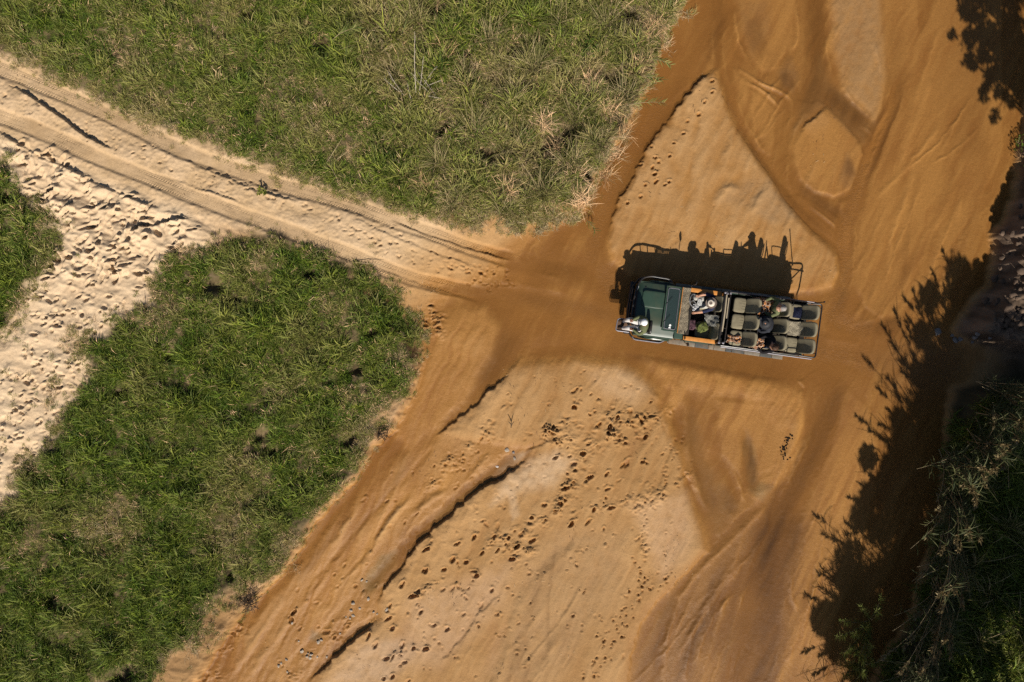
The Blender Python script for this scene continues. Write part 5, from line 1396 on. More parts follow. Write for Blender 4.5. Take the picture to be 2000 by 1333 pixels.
ROUGH = [(690, 60), (780, 200), (720, 300), (760, 380), (900, 420), (1060, 440), (1150, 400), (1220, 260), (1280, 130), (1340, 0), (1380, -120), (640, -120)]
DRY_SPOTS = [(500, 900, 40), (530, 935, 30), (550, 785, 22), (735, 765, 60), (785, 700, 45), (640, 960, 40), (705, 835, 35), (610, 880, 30), (470, 1020, 60), (120, 700, 40), (330, 620, 50), (240, 1010, 60), (90, 1080, 50), (560, 1060, 45), (660, 620, 40), (520, 520, 40),
             (560, 215, 60), (660, 275, 60), (700, 310, 55), (860, 375, 50), (1120, 300, 70), (1200, 230, 50), (1020, 345, 60), (880, 225, 45), (1165, 170, 45), (310, 250, 40), (430, 285, 40), (100, 120, 45), (250, 130, 60), (1240, 60, 45), (960, 430, 50), (1080, 410, 50), (780, 180, 40), (400, 90, 60), (960, 160, 50)]
def grass_field(name, poly, density, label, seed, edge=10):
    g = np.random.default_rng(seed)
    p = np.array(poly, float); lo, hi = p.min(0), p.max(0)
    area = (hi[0] - lo[0]) * (hi[1] - lo[1]) / S / S
    n = int(area * density)
    x = g.uniform(lo[0], hi[0], n).astype(np.float32); y = g.uniform(lo[1], hi[1], n).astype(np.float32)
    mx, my = x / S, -y / S
    nA = fbm(mx * 1.1, my * 1.1, 3, 131); nB = fbm(mx * 2.8, my * 2.8, 3, 137); nC = fbm(mx * .45, my * .45, 2, 141); nD = fbm(mx * 5.5, my * 5.5, 2, 144)
    sd = poly_sd(poly, x, y)
    rough = sm(.5 - poly_sd(ROUGH, x, y) / 120) if name == 'riverside_grass' else np.zeros(n)
    drysp = np.zeros(n); hollow = np.zeros(n)
    for cx, cy, r in DRY_SPOTS: drysp = np.maximum(drysp, np.exp(-((x - cx) ** 2 + (y - cy) ** 2) / (r * r)))
    for cx, cy, r in HOLLOWS: hollow = np.maximum(hollow, np.exp(-(((x - cx) ** 2 + (y - cy) ** 2) / (r * r)) ** 2))
    inside = sm((-sd + edge * nB * 2.5 + 6 * nA + 15) / (edge * 2.2))
    nE = fbm(mx * 1.9 + 3, my * 1.9, 2, 147)
    gap = sm((np.abs(nE + .25 * nB) - .02) / .16)                    # winding hollows between the clumps
    dens = inside * np.clip(.9 + .6 * nB + .3 * nD, .2, 1) * (.30 + .70 * gap) * (1 - .93 * hollow)
    ok = g.random(n) < dens
    x, y, sd, rough, nA, nB, nC, nD, inside, gap, drysp, hollow = [q[ok] for q in (x, y, sd, rough, nA, nB, nC, nD, inside, gap, drysp, hollow)]
    n = len(x)
    wx, wy = (x - 1000) / S, (666.5 - y) / S
    z = ground_z_arr(wx, wy)
    near_edge = np.clip(.75 + sd / 34, 0, 1)          # 1 at the rim of the sward
    dryness = np.clip((.14 if name == 'riverside_grass' else .04) + .45 * nC + .35 * nB + .45 * near_edge + .26 * rough + .42 * drysp * (.5 + 1.2 * nB), 0, 1)
    u = g.random(n)
    kind = np.zeros(n, int)
    kind[u < .12 + .7 * np.clip(nA, 0, 1) * gap + .30 * rough] = 1
    kind[g.random(n) < .04 + .30 * np.clip(dryness - .35, 0, 1) + .18 * rough + .25 * near_edge + .22 * drysp] = 2
    kind[(near_edge > .55) & (kind == 1)] = 0
    idx = np.zeros(n, np.int32)
    for kk, (a, c) in enumerate((N_LOW, N_TALL, N_STRAW, N_HERB)):
        m = kind == kk; idx[m] = a + g.integers(0, c, m.sum())
    scl = np.clip(1.0 + .75 * nA + .6 * nB, .45, 2.2) * g.uniform(.7, 1.3, n) * (.55 + .45 * gap) * (1 - .25 * drysp) * (1 - .6 * hollow) * (1 - .45 * near_edge) * (1 + .35 * rough)
    rot = np.stack([g.normal(0, .22, n), g.normal(0, .22, n), g.uniform(0, 6.283, n)], -1)
    tint = np.clip(dryness * .75 + g.normal(0, .16, n), 0, 1) * (kind != 3)
    o = scatter(name, np.stack([wx, wy, z], -1), scl.astype(np.float32), rot.astype(np.float32), idx, tint.astype(np.float32))
    return tag(o, label, 'grass', kind='stuff')
grass_field('riverside_grass', GRASS_N, 230, 'rough green and straw grass above the sand track', 1)
grass_field('island_grass', GRASS_C, 230, 'dense green grass island between the pale sand and the river', 2)
grass_field('verge_grass', GRASS_W, 230, 'patch of green grass at the edge of the pale sand', 3)
# thin grass straggling over the pale sand and on the bank edges
def sparse(name, label, polys, n, seed, kinds, smin, smax, dry):
    g = np.random.default_rng(seed); xs, ys = [], []
    for poly, k in polys:
        p = np.array(poly, float); lo, hi = p.min(0), p.max(0); c = 0
        while c < k:
            x, y = g.uniform(lo[0], hi[0]), g.uniform(lo[1], hi[1])
            if poly_sd(poly, np.array([x]), np.array([y]))[0] < 0 and pn(np.array([x / 38]), np.array([y / 38]), 3)[0] > -.05: xs.append(x); ys.append(y); c += 1
    xs, ys = np.array(xs), np.array(ys); m = len(xs)
    wx, wy = (xs - 1000) / S, (666.5 - ys) / S
    idx = np.zeros(m, np.int32); ch = g.integers(0, len(kinds), m)
    for q, (a, c) in enumerate(kinds): idx[ch == q] = a + g.integers(0, c, (ch == q).sum())
    o = scatter(name, np.stack([wx, wy, ground_z_arr(wx, wy)], -1), g.uniform(smin, smax, m).astype(np.float32), np.stack([g.normal(0, .3, m), g.normal(0, .3, m), g.uniform(0, 6.28, m)], -1).astype(np.float32), idx,
                np.clip(g.normal(dry, .2, m), 0, 1).astype(np.float32))
    return tag(o, label, 'grass', kind='stuff')
sparse('straggling_grass', 'thin grass straggling out over the pale sand', [([(150, 640), (250, 600), (330, 530), (400, 470), (520, 450), (500, 480), (330, 520), (240, 630), (150, 720), (130, 860), (60, 940), (40, 900), (110, 800), (120, 700)], 330),
       ([(40, 340), (150, 430), (150, 480), (110, 560), (60, 640), (30, 660), (60, 560), (120, 500), (90, 430)], 130), ([(0, 560), (200, 640), (150, 800), (0, 950)], 60), ([(700, 520), (800, 575), (840, 640), (835, 700), (815, 640), (760, 560)], 60),
       ([(720, 800), (800, 770), (770, 840), (700, 930), (690, 900)], 60), ([(420, 1180), (560, 1100), (500, 1190), (380, 1300)], 110), ([(80, 130), (180, 190), (200, 200), (120, 150)], 40), ([(560, 345), (700, 395), (900, 452), (700, 400)], 70)], 0, 5, [N_LOW, N_STRAW, N_LOW], .35, .8, .45)

def fringe():
    g = np.random.default_rng(91); X, Y = [], []
    for poly in (GRASS_N, GRASS_C, GRASS_W):
        q = np.array(poly, float); lo, hi = np.maximum(q.min(0) - 50, (-200, -120)), np.minimum(q.max(0) + 50, (1400, 1450))
        x, y = g.uniform(lo[0], hi[0], 14000).astype(np.float32), g.uniform(lo[1], hi[1], 14000).astype(np.float32)
        sd = poly_sd(poly, x, y); nn = fbm(x / 45, y / 45, 2, 161)
        ok = (sd > -2) & (g.random(len(x)) < np.exp(-np.maximum(sd, 0) / 13) * np.clip(.35 + 1.4 * nn, 0, 1)) & (sd < 55)
        X.append(x[ok]); Y.append(y[ok])
    x, y = np.concatenate(X), np.concatenate(Y); wx, wy = (x - 1000) / S, (666.5 - y) / S; z = ground_z_arr(wx, wy)
    ok = (z > .06); x, y, wx, wy, z = x[ok], y[ok], wx[ok], wy[ok], z[ok]; n = len(x)
    idx = np.where(g.random(n) < .6, g.integers(N_LOW[0], sum(N_LOW), n), g.integers(N_STRAW[0], sum(N_STRAW), n)).astype(np.int32)
    o = scatter('grass_fringe', np.stack([wx, wy, z], -1), g.uniform(.22, .62, n).astype(np.float32), np.stack([g.normal(0, .3, n), g.normal(0, .3, n), g.uniform(0, 6.28, n)], -1).astype(np.float32), idx, np.clip(g.normal(.5, .2, n), 0, 1).astype(np.float32))
    tag(o, 'thin fringe of stray tufts along the borders of the grass', 'grass', kind='stuff')
    # dead bits blown over sand and track
    m = 900; x = g.uniform(0, 1650, m).astype(np.float32); y = g.uniform(60, 1333, m).astype(np.float32); wx, wy = (x - 1000) / S, (666.5 - y) / S; z = ground_z_arr(wx, wy)
    gi_ = np.interp(wx, gx, np.arange(NX)).astype(int); gj_ = np.interp(wy, gy, np.arange(NY)).astype(int)
    ok = (z > .012) & (grassM[gj_, gi_] < .4) & (g.random(m) < np.where(fbm(x / 120, y / 120, 2, 163) > .05, .9, .25)); wx, wy, z = wx[ok], wy[ok], z[ok]; n = len(wx)
    o = scatter('litter', np.stack([wx, wy, z], -1), g.uniform(.5, 1.3, n).astype(np.float32), np.stack([np.zeros(n), np.zeros(n), g.uniform(0, 6.28, n)], -1).astype(np.float32), g.integers(N_LITTER[0], sum(N_LITTER), n).astype(np.int32), np.full(n, .3, np.float32))
    tag(o, 'scattered bits of dead straw and twig on the sand', 'litter', kind='stuff')
fringe()

# ---- single plants of the north bank
def tussock(name, label, px_, py_, n, L, lean, w, mat, group, seed, rad=.16, lean_az=None, bias=0.0, plume=0, dry=.3, cat='grass tussock'):
    """arching clump of long grass standing on the ground at a plan pixel"""
    g = random.Random(seed); B = Blades()
    e = empty(name, G(px_, py_, -.02)); tag(e, label, cat, group)
    for _ in range(n):
        az = g.uniform(0, 6.283) if lean_az is None or g.random() > bias else g.gauss(lean_az, .5)
        r = rad * math.sqrt(g.random()); a2 = g.uniform(0, 6.283); l0 = g.uniform(.02, lean * .5)
        B.arc((r * math.cos(a2), r * math.sin(a2), 0), az, l0, l0 + g.uniform(.4, lean), L * g.uniform(.5, 1.15), w * g.uniform(.7, 1.3), g, 5, 1.0 if g.random() < dry else g.uniform(0, .4))
    B.obj('leaves', mat, e)
    if plume:
        for _ in range(plume):
            T = Blades(); bm = bmesh.new()
            az = g.uniform(0, 6.283) if lean_az is None else g.gauss(lean_az, .7)
            le = g.uniform(.1, .7); d = Vector((math.cos(az) * math.sin(le), math.sin(az) * math.sin(le), math.cos(le)))
            H_ = L * g.uniform(1.0, 1.5); p0 = Vector((g.uniform(-rad, rad) * .6, g.uniform(-rad, rad) * .6, 0)); p1 = p0 + d * H_
            tube(bm, [p0, p0.lerp(p1, .5) + Vector((0, 0, .03)), p1], [.007, .005, .0025], 4)
            for q in range(16):
                t = g.uniform(.72, 1); c = p0.lerp(p1, t)
                T.leaf(c, (d + Vector((g.uniform(-.6, .6), g.uniform(-.6, .6), g.uniform(-.3, .4)))).normalized(), Vector((0, 0, 1)), g.uniform(.06, .12), .006, g.random())
            st = part('stalk', bm, M_STALK, e); T.obj('plume', M_PLUME, st)
    return e
M_LONG = leaf_mat('long_leaf', (.085, .102, .018), (.145, .150, .034), (.37, .29, .15), tinted=False)
M_LONGG = leaf_mat('green_long_leaf', (.085, .130, .022), (.12, .165, .035), (.30, .28, .10), tinted=False)
M_STALK = simple_mat('dry_stalk', (.34, .26, .15), .7, .2)
M_PLUME = leaf_mat('plume', (.13, .10, .045), (.20, .155, .075), (.22, .18, .09), tinted=False)
M_PALE = simple_mat('bleached_stalk', (.40, .34, .27), .7, .2, var=.15)
TG = 'tall tussocks in the rough grass'
for k, (x, y, L) in enumerate([(905, 165, .9), (1040, 150, 1.0), (1010, 290, .95), (1120, 240, .9), (860, 330, .75), (1060, 380, .8), (960, 90, .8), (1180, 60, .8), (1110, 330, .85), (780, 160, .7), (930, 260, .8), (1000, 200, .7),
                               (820, 60, .7), (1090, 60, .8), (740, 110, .6), (890, 400, .6), (1165, 290, .7), (985, 415, .6), (1215, 200, .7)]):
    tussock('grass_tussock', 'tall arching tussock of green and straw grass in the rough bank', x, y, 130, L * 1.3, 1.5, .0075, M_LONG, TG, 500 + k, .24, plume=3 if k % 3 == 0 else 0, dry=.35)
for k, (x, y) in enumerate([(1090, 300), (1185, 225), (1150, 180), (870, 120), (1210, 265), (1120, 350), (1060, 250), (830, 370), (990, 380), (1240, 150), (1255, 95), (1200, 300), (1130, 400), (1180, 340), (1275, 60), (1100, 200)]):
    tussock('dry_tussock', 'matted tussock of bleached dry grass near the river bank', x, y, 130, .62, 1.7, .0058, M_STRAW, 'dry matted tussocks near the bank', 560 + k, .26, dry=.6)
def frond(name, label, px_, py_, az, L, n, seed, mat, lift=.9, cat='reed', group=None, w=.012, ll=.22):
    """a single leafy cane leaning out, with paired narrow leaves"""
    g = random.Random(seed); e = empty(name, G(px_, py_, -.02)); tag(e, label, cat, group)
    bm = bmesh.new(); B = Blades(); p = Vector((0, 0, 0)); pts = [p.copy()]; le = .5
    for i in range(9):
        le = .45 + (lift + .35) * i / 9
        p = p + Vector((math.cos(az + g.uniform(-.06, .06)) * math.sin(le), math.sin(az) * math.sin(le), math.cos(le))) * (L / 9); pts.append(p.copy())
    tube(bm, pts, [.010 * (1 - .75 * i / 9) for i in range(10)], 5)
    for i in range(n):
        t = .35 + .65 * (i + g.random() * .5) / n; q = t * 9; a = pts[int(min(q, 8))]; b = pts[int(min(q, 8)) + 1]; c = a.lerp(b, q - int(min(q, 8)))
        sd_ = 1 if i % 2 else -1; la = az + sd_ * g.uniform(.35, .9)
        B.arc(c, la, g.uniform(.9, 1.3), g.uniform(1.6, 2.0), ll * g.uniform(.7, 1.25), w, g, 4, g.uniform(0, .7))
    part('stem', bm, M_STALK, e); B.obj('leaves', mat, e)
    return e
frond('leaning_reed', 'leafy green reed leaning out over the orange channel', 1205, 222, -.05, 1.6, 26, 3, M_LONGG, 1.0)
frond('leaning_reed', 'upper forked reed shoot pointing up over the channel', 1225, 205, .45, 1.1, 12, 4, M_LONGG, .95)
frond('leaning_reed', 'short reed drooping at the corner of the grass by the channel', 1140, 425, -.95, .75, 12, 5, M_LONGG, 1.0)
frond('leaning_reed', 'bright reed tuft hanging over the brown bank near the top', 1255, 130, -.5, 1.0, 26, 6, M_LONGG, .8)
frond('leaning_reed', 'pale reed tuft at the rim of the bank below the bright one', 1240, 165, -.35, .9, 22, 7, M_LONGG, .9)
frond('leaning_reed', 'bare pinkish dry twig of reed sticking out over the water', 1180, 285, .1, .75, 5, 8, M_STRAW, 1.1)
frond('young_palm_frond', 'bright yellow-green feathery frond in the grass above the track', 655, 100, .25, 1.35, 34, 9, M_LONGG, 1.1, 'frond', ll=.3)
def stalks(name, label, px_, py_, items, mat):
    e = empty(name, G(px_, py_, 0)); tag(e, label, 'dead stalks')
    for k, (dx, dy, L, az, le) in enumerate(items):
        g = random.Random(k + len(label)); d = Vector((math.cos(az) * math.sin(le), math.sin(az) * math.sin(le), math.cos(le)))
        p0 = Vector((dx, dy, .05)); p1 = p0 + d * L; mid_ = p0.lerp(p1, .5) + Vector((g.uniform(-.03, .03), g.uniform(-.03, .03), .04))
        mk('stalk', mat, e, lambda bm: (tube(bm, [p0, mid_, p1], [.011, .009, .004], 5), [tube(bm, [p0.lerp(p1, t), p0.lerp(p1, t) + (d + Vector((g.uniform(-.5, .5), g.uniform(-.5, .5), .2))) * g.uniform(.06, .16)], .003, 4) for t in (.55, .7, .85)]))
    return e
stalks('dead_stalks', 'bundle of bleached white dead stalks in the rough grass', 818, 190, [(0, -.3, 2.0, 1.5, .95), (.05, -.3, 1.3, 1.35, 1.1), (-.35, -.2, .9, 2.2, 1.2), (-.45, -.1, .7, 2.5, 1.3), (.1, -.1, 1.0, .9, 1.2), (.55, -.25, 1.0, 2.35, 1.2), (.62, -.28, .95, 2.45, 1.15), (.7, -.3, .9, 2.25, 1.25),
       (0, -.1, .9, -.3, 1.25), (.1, 0, .8, .3, 1.2), (-.1, -.5, .7, 1.8, 1.1)], M_PALE)
stalks('dead_stalks', 'few thin dry stalks crossing in the grass beside the track', 645, 330, [(0, 0, .9, .9, 1.3), (.1, .1, .8, -1.1, 1.3), (.2, 0, .6, .6, 1.35)], M_STALK)
stalks('fallen_stick', 'pale fallen stick at the grass corner by the track', 700, 515, [(-.1, 0, 1.0, -.08, 1.52)], M_STALK)
def herb(name, label, px_, py_, n, rad, hgt, L, w, mat, seed, group=None, cat='plant'):
    g = random.Random(seed); e = empty(name, G(px_, py_, -.02)); tag(e, label, cat, group); B = Blades(); bm = bmesh.new()
    for _ in range(n):
        a = g.uniform(0, 6.283); r = rad * math.sqrt(g.random()); z = hgt * g.uniform(.35, 1) * (1 - .5 * (r / rad) ** 2)
        c = Vector((r * math.cos(a), r * math.sin(a), z))
        if g.random() < .2: tube(bm, [Vector((c.x * .3, c.y * .3, 0)), c * .75, c], [.006, .004, .002], 4)
        for _ in range(3):
            aa = g.uniform(0, 6.283); B.leaf(c, Vector((math.cos(aa), math.sin(aa), g.uniform(-.3, .5))).normalized(), Vector((g.uniform(-.4, .4), g.uniform(-.4, .4), 1)).normalized(), L * g.uniform(.7, 1.3), w * g.uniform(.7, 1.3), g.random() * .6)
    part('stems', bm, M_STALK, e); B.obj('leaves', mat, e)
    return e
M_HERB2 = leaf_mat('broad_leaf', (.045, .085, .010), (.075, .115, .015), None)
M_HERBY = leaf_mat('yellowish_leaf', (.09, .12, .014), (.12, .14, .018), None)
herb('seedling', 'lone small bright green plant between the wheel ruts', 523, 383, 12, .13, .22, .09, .026, M_HERBY, 1)
herb('leafy_bush', 'green leafy bush in the rough grass near the river bank', 1150, 110, 110, .36, .42, .055, .020, M_HERB2, 2)
herb('leafy_bush', 'yellow-green leafy bush near the top edge of the bank', 1190, 45, 80, .36, .45, .05, .018, M_HERBY, 3)
herb('leafy_bush', 'small leafy bush between dark hollows in the middle of the rough grass', 1030, 275, 60, .26, .36, .05, .018, M_HERB2, 4)

# ---------------------------------------------------------------- the dark east bank: reeds, shrubs and trees
M_REED = leaf_mat('reed_leaf', (.026, .046, .010), (.048, .068, .014), (.28, .24, .12), tinted=False)
def reed_clump(px_, py_, tips, seed, label, group):
    """tall canes from one root, each cane given by plan pixel and height of its plume"""
    g = random.Random(seed); b0 = G(px_, py_, -.05); e = empty('reed_clump', b0); tag(e, label, 'reeds', group)
    B = Blades(); allt = [(t, True) for t in tips]
    for t in tips:
        for _ in range(3): allt.append(((t[0] + g.gauss(10, 22), t[1] + g.gauss(4, 22), t[2] * g.uniform(.5, .95)), g.random() < .25))
    for (tx, ty, hz), plumed in allt:
        tip = Vector(((tx - 1000) / S, (666.5 - ty) / S, hz)) - b0
        p0 = Vector((g.uniform(-.35, .35), g.uniform(-.35, .35), 0)); ctl = p0.lerp(tip, .5) + Vector((.10 * tip.x * -1, .1 * tip.y * -1, .35))
        pts = [p0 * (1 - t) ** 2 + ctl * 2 * t * (1 - t) + tip * t * t for t in [i / 9 for i in range(10)]]
        cane = mk('cane', M_STALK, e, lambda bm: tube(bm, pts, [.014 * (1 - .7 * i / 9) for i in range(10)], 5))
        for i in range(26):
            t = g.uniform(.08, .95); q = t * 9; c = pts[int(q)].lerp(pts[min(int(q) + 1, 9)], q - int(q))
            az = g.uniform(0, 6.283); B.arc(c, az, g.uniform(.3, .8), g.uniform(1.2, 2.1), g.uniform(.3, .6), .010, g, 4, g.uniform(0, .35))
        if not plumed: continue
        d = (pts[9] - pts[8]).normalized(); T = Blades()
        for i in range(60):
            t = g.random(); c = tip - d * .5 * t
            T.leaf(c, (d * .8 + Vector((g.uniform(-.5, .5), g.uniform(-.5, .5), g.uniform(-.5, .3)))).normalized(), Vector((g.uniform(-1, 1), g.uniform(-1, 1), 1)).normalized(), g.uniform(.09, .19), .020, g.random())
        T.obj('plume', M_PLUME, cane)
    B.obj('leaves', M_REED, e)
    return e
SH = lambda sx, sy, h: (sx + 60.6 * h * .1076, sy + 60.6 * h * 1.230, h)   # plan pixel of a plume whose shadow falls on (sx, sy)
reed_sets = [((1900, 760), [SH(1840, 488, 3.4), SH(1862, 515, 3.2), SH(1850, 545, 3.0), SH(1880, 540, 3.2), SH(1905, 560, 3.0)]),
             ((1880, 800), [SH(1821, 529, 3.6), SH(1814, 548, 3.4), SH(1830, 570, 3.2), SH(1845, 590, 3.0), SH(1801, 562, 3.6)]),
             ((1870, 850), [SH(1784, 568, 3.6), SH(1765, 581, 3.7), SH(1790, 600, 3.4), SH(1772, 619, 3.5), SH(1810, 610, 3.2), SH(1800, 640, 3.2)]),
             ((1850, 890), [SH(1748, 606, 3.6), SH(1724, 636, 3.7), SH(1765, 650, 3.3), SH(1740, 670, 3.3), SH(1780, 690, 3.0), SH(1760, 700, 3.0)]),
             ((1845, 960), [SH(1688, 700, 3.9), SH(1735, 740, 3.3), SH(1715, 760, 3.4), SH(1750, 770, 3.1), SH(1770, 780, 3.0)]),
             ((1840, 1040), [SH(1675, 815, 3.6), SH(1700, 840, 3.3), SH(1690, 870, 3.3), SH(1725, 860, 3.1), SH(1740, 890, 3.0)]),
             ((1815, 1130), [SH(1680, 945, 3.2), SH(1657, 972, 3.3), SH(1700, 930, 3.2), SH(1695, 985, 3.0), SH(1720, 960, 3.0), SH(1730, 1000, 2.8)]),
             ((1775, 1250), [SH(1590, 1003, 3.6), SH(1608, 1045, 3.4), SH(1635, 1057, 3.2), SH(1650, 1020, 3.2), SH(1670, 1060, 3.0), SH(1690, 1050, 3.0)]),
             ((1740, 1340), [SH(1572, 1165, 3.2), SH(1600, 1120, 3.3), SH(1630, 1130, 3.1), SH(1610, 1180, 3.0), SH(1655, 1140, 3.0), SH(1680, 1150, 2.8)]),
             ((1700, 1400), [SH(1590, 1230, 3.0), SH(1615, 1210, 3.1), SH(1640, 1240, 2.9), SH(1600, 1280, 2.8), SH(1660, 1230, 2.8)])]
for k, (b, tips) in enumerate(reed_sets):
    reed_clump(b[0], b[1], tips, 700 + k, (['topmost', 'second', 'third', 'fourth', 'fifth', 'sixth', 'seventh', 'eighth', 'ninth', 'lowest'][k]) + ' clump of plumed reeds along the shaded bank, counted from the top', 'plumed reeds along the shaded bank')

def tree(name, label, px_, py_, hgt, crown, nleaf, seed, lw=.055, trunk=.16, dens=1.0, group='trees shading the east bank', limbs=9, cs=1.0):
    """trunk with limbs, and a crown of leaf clumps; crown = list of (dx, dy, z, radius) in metres"""
    g = random.Random(seed); e = empty(name, G(px_, py_, -.1)); tag(e, label, 'tree', group)
    bm = bmesh.new(); B = Blades()
    top = Vector((g.uniform(-.4, .4), g.uniform(-.4, .4), hgt * .62))
    path = [Vector((0, 0, 0)), Vector((g.uniform(-.1, .1), g.uniform(-.1, .1), hgt * .2)), top * .6 + Vector((.1, 0, 0)), top]
    tube(bm, path, [trunk, trunk * .8, trunk * .65, trunk * .4], 9)
    clumps = []
    for (dx, dy, z, r) in crown:
        for _ in range(limbs):
            a = g.uniform(0, 6.283); ph = g.uniform(-1, 1); rr = r * g.uniform(.3, 1.2)
            c = Vector((dx + rr * math.cos(a) * math.sqrt(1 - ph * ph), dy + rr * math.sin(a) * math.sqrt(1 - ph * ph), z + rr * ph * .55))
            clumps.append((c, r * cs * g.uniform(.14, .38)))
            s = path[1].lerp(top, g.uniform(.4, 1)); m = s.lerp(c, .5) + Vector((g.uniform(-.2, .2), g.uniform(-.2, .2), g.uniform(0, .35)))
            tube(bm, [s, m, c], [trunk * .30, trunk * .18, trunk * .05], 5)
    per = max(1, nleaf // len(clumps))
    for c, r in clumps:
        for _ in range(per):
            v = Vector((g.gauss(0, 1), g.gauss(0, 1), g.gauss(0, .8))).normalized() * r * g.random() ** .5
            aa = g.uniform(0, 6.283)
            B.leaf(c + v, Vector((math.cos(aa), math.sin(aa), g.uniform(-.9, .2))).normalized(), Vector((g.uniform(-.7, .7), g.uniform(-.7, .7), 1)).normalized(), lw * g.uniform(2.0, 3.4), lw * g.uniform(.6, 1.0), g.random() * .5)
    part('trunk', bm, M_BARK, e); B.obj('crown', M_LEAF, e)
    return e
M_BARK = simple_mat('bark', (.075, .055, .040), .9, .1, var=.35, scale=6, bump=.8, bscale=18)
M_LEAF = leaf_mat('tree_leaf', (.030, .055, .012), (.055, .085, .018), None)
def blobs(tx, ty, lst):
    return [((x - tx) / S, (ty - y) / S, h, r) for x, y, h, r in lst]
tree('bank_tree', 'dark leafy tree at the upper edge of the bank, throwing dappled shade on the water', 2065, 540, 7.0, blobs(2065, 540, [(1985, 565, 5.0, 1.0), (2015, 490, 5.2, 1.3), (1968, 430, 5.0, 1.1), (2060, 560, 5.3, 1.4), (2055, 440, 5.5, 1.4), (2005, 630, 5.2, 1.0), (1950, 500, 5.0, .8)]), 9000, 1, .050, group=None, limbs=20, cs=.75)
tree('bank_tree', 'tree standing over the top corner of the bank', 2070, 330, 7.0, blobs(2070, 330, [(1960, 350, 5.2, 1.2), (2010, 370, 5.4, 1.4), (2060, 300, 5.4, 1.6), (1990, 280, 5.2, 1.4)]), 9500, 2, .052, group=None, limbs=20, cs=.8)
TL = 'trees massed outside the lower edge of the bank'
for k, (tx, ty, bl) in enumerate([(1945, 1180, [(1925, 1130, 5.8, 1.2), (1990, 1190, 6.2, 1.5), (1905, 1225, 6.0, 1.3), (2015, 1095, 6.0, 1.3)]), (1910, 1370, [(1860, 1330, 6.0, 1.3), (1940, 1400, 6.4, 1.6), (1830, 1420, 6.0, 1.3), (1965, 1310, 6.2, 1.5)]),
                                  (1870, 1540, [(1830, 1500, 6.2, 1.5), (1900, 1560, 6.5, 1.6), (1780, 1580, 6.0, 1.4), (1940, 1490, 6.3, 1.5)]), (1790, 1700, [(1750, 1670, 6.0, 1.5), (1840, 1700, 6.4, 1.6), (1715, 1750, 5.8, 1.3)]),
                                  (2070, 1300, [(2060, 1290, 6.3, 1.7), (2020, 1400, 6.4, 1.6), (2100, 1200, 6.2, 1.5), (2140, 1340, 6.4, 1.7)]), (2050, 1520, [(2020, 1500, 6.4, 1.7), (2090, 1580, 6.6, 1.7), (1990, 1610, 6.2, 1.6)]),
                                  (2160, 1100, [(2120, 1060, 5.8, 1.3), (2180, 1120, 6.0, 1.6)])]):
    tree('bank_tree', 'dense dark tree massed beyond the lower bank, shading it', tx, ty, 7.6, blobs(tx, ty, bl), 11000, 20 + k, .078, group=TL)
# undergrowth of the bank
EASTG = [(1850, 800), (1875, 765), (2250, 765), (2250, 1560), (1640, 1560), (1680, 1400), (1725, 1275), (1780, 1190), (1805, 1090), (1838, 1000), (1836, 900)]
SRC2 = [(N_TALL, 1.0)]
def bank_grass():
    g = np.random.default_rng(44); p = np.array(EASTG, float); lo, hi = p.min(0), p.max(0)
    n = int((hi[0] - lo[0]) * (hi[1] - lo[1]) / S / S * 85)
    x = g.uniform(lo[0], hi[0], n).astype(np.float32); y = g.uniform(lo[1], hi[1], n).astype(np.float32)
    nb = fbm(x / S * 1.6, y / S * 1.6, 3, 171)
    ok = (poly_sd(EASTG, x, y) < -4) & (g.random(n) < np.clip(.7 + nb, .1, 1))
    x, y, nb = x[ok], y[ok], nb[ok]; n = len(x)
    wx, wy = (x - 1000) / S, (666.5 - y) / S
    idx = np.where(g.random(n) < .75, N_TALL[0] + g.integers(0, N_TALL[1], n), N_LOW[0] + g.integers(0, N_LOW[1], n)).astype(np.int32)
    o = scatter('bank_undergrowth', np.stack([wx, wy, ground_z_arr(wx, wy)], -1), np.clip(1.6 + 1.0 * nb + g.normal(0, .3, n), .7, 3.0).astype(np.float32),
                np.stack([g.normal(0, .3, n), g.normal(0, .3, n), g.uniform(0, 6.28, n)], -1).astype(np.float32), idx, np.clip(g.normal(.12, .15, n), 0, 1).astype(np.float32))
    tag(o, 'dark tangled undergrowth covering the shaded bank', 'undergrowth', kind='stuff')
bank_grass()
for k, (x, y, L, lb) in enumerate([(1845, 1085, 1.5, 'lit straw-tipped grass clump rising from the shaded bank'), (1880, 1130, 1.3, 'smaller lit grass clump beside the straw-tipped one'), (1800, 1170, 1.2, 'green grass clump catching light near the foot of the bank'),
                                   (1905, 1010, 1.2, 'faint grass clump in the middle of the dark undergrowth'), (1860, 1220, 1.3, 'grass clump near the bottom corner of the bank'), (1930, 1180, 1.4, 'grass clump at the far bottom corner')]):
    tussock('bank_tussock', lb, x, y, 90, L, 1.2, .012, M_LONG, 'grass clumps on the shaded bank', 800 + k, .2, lean_az=2.5, bias=.75, dry=.25)
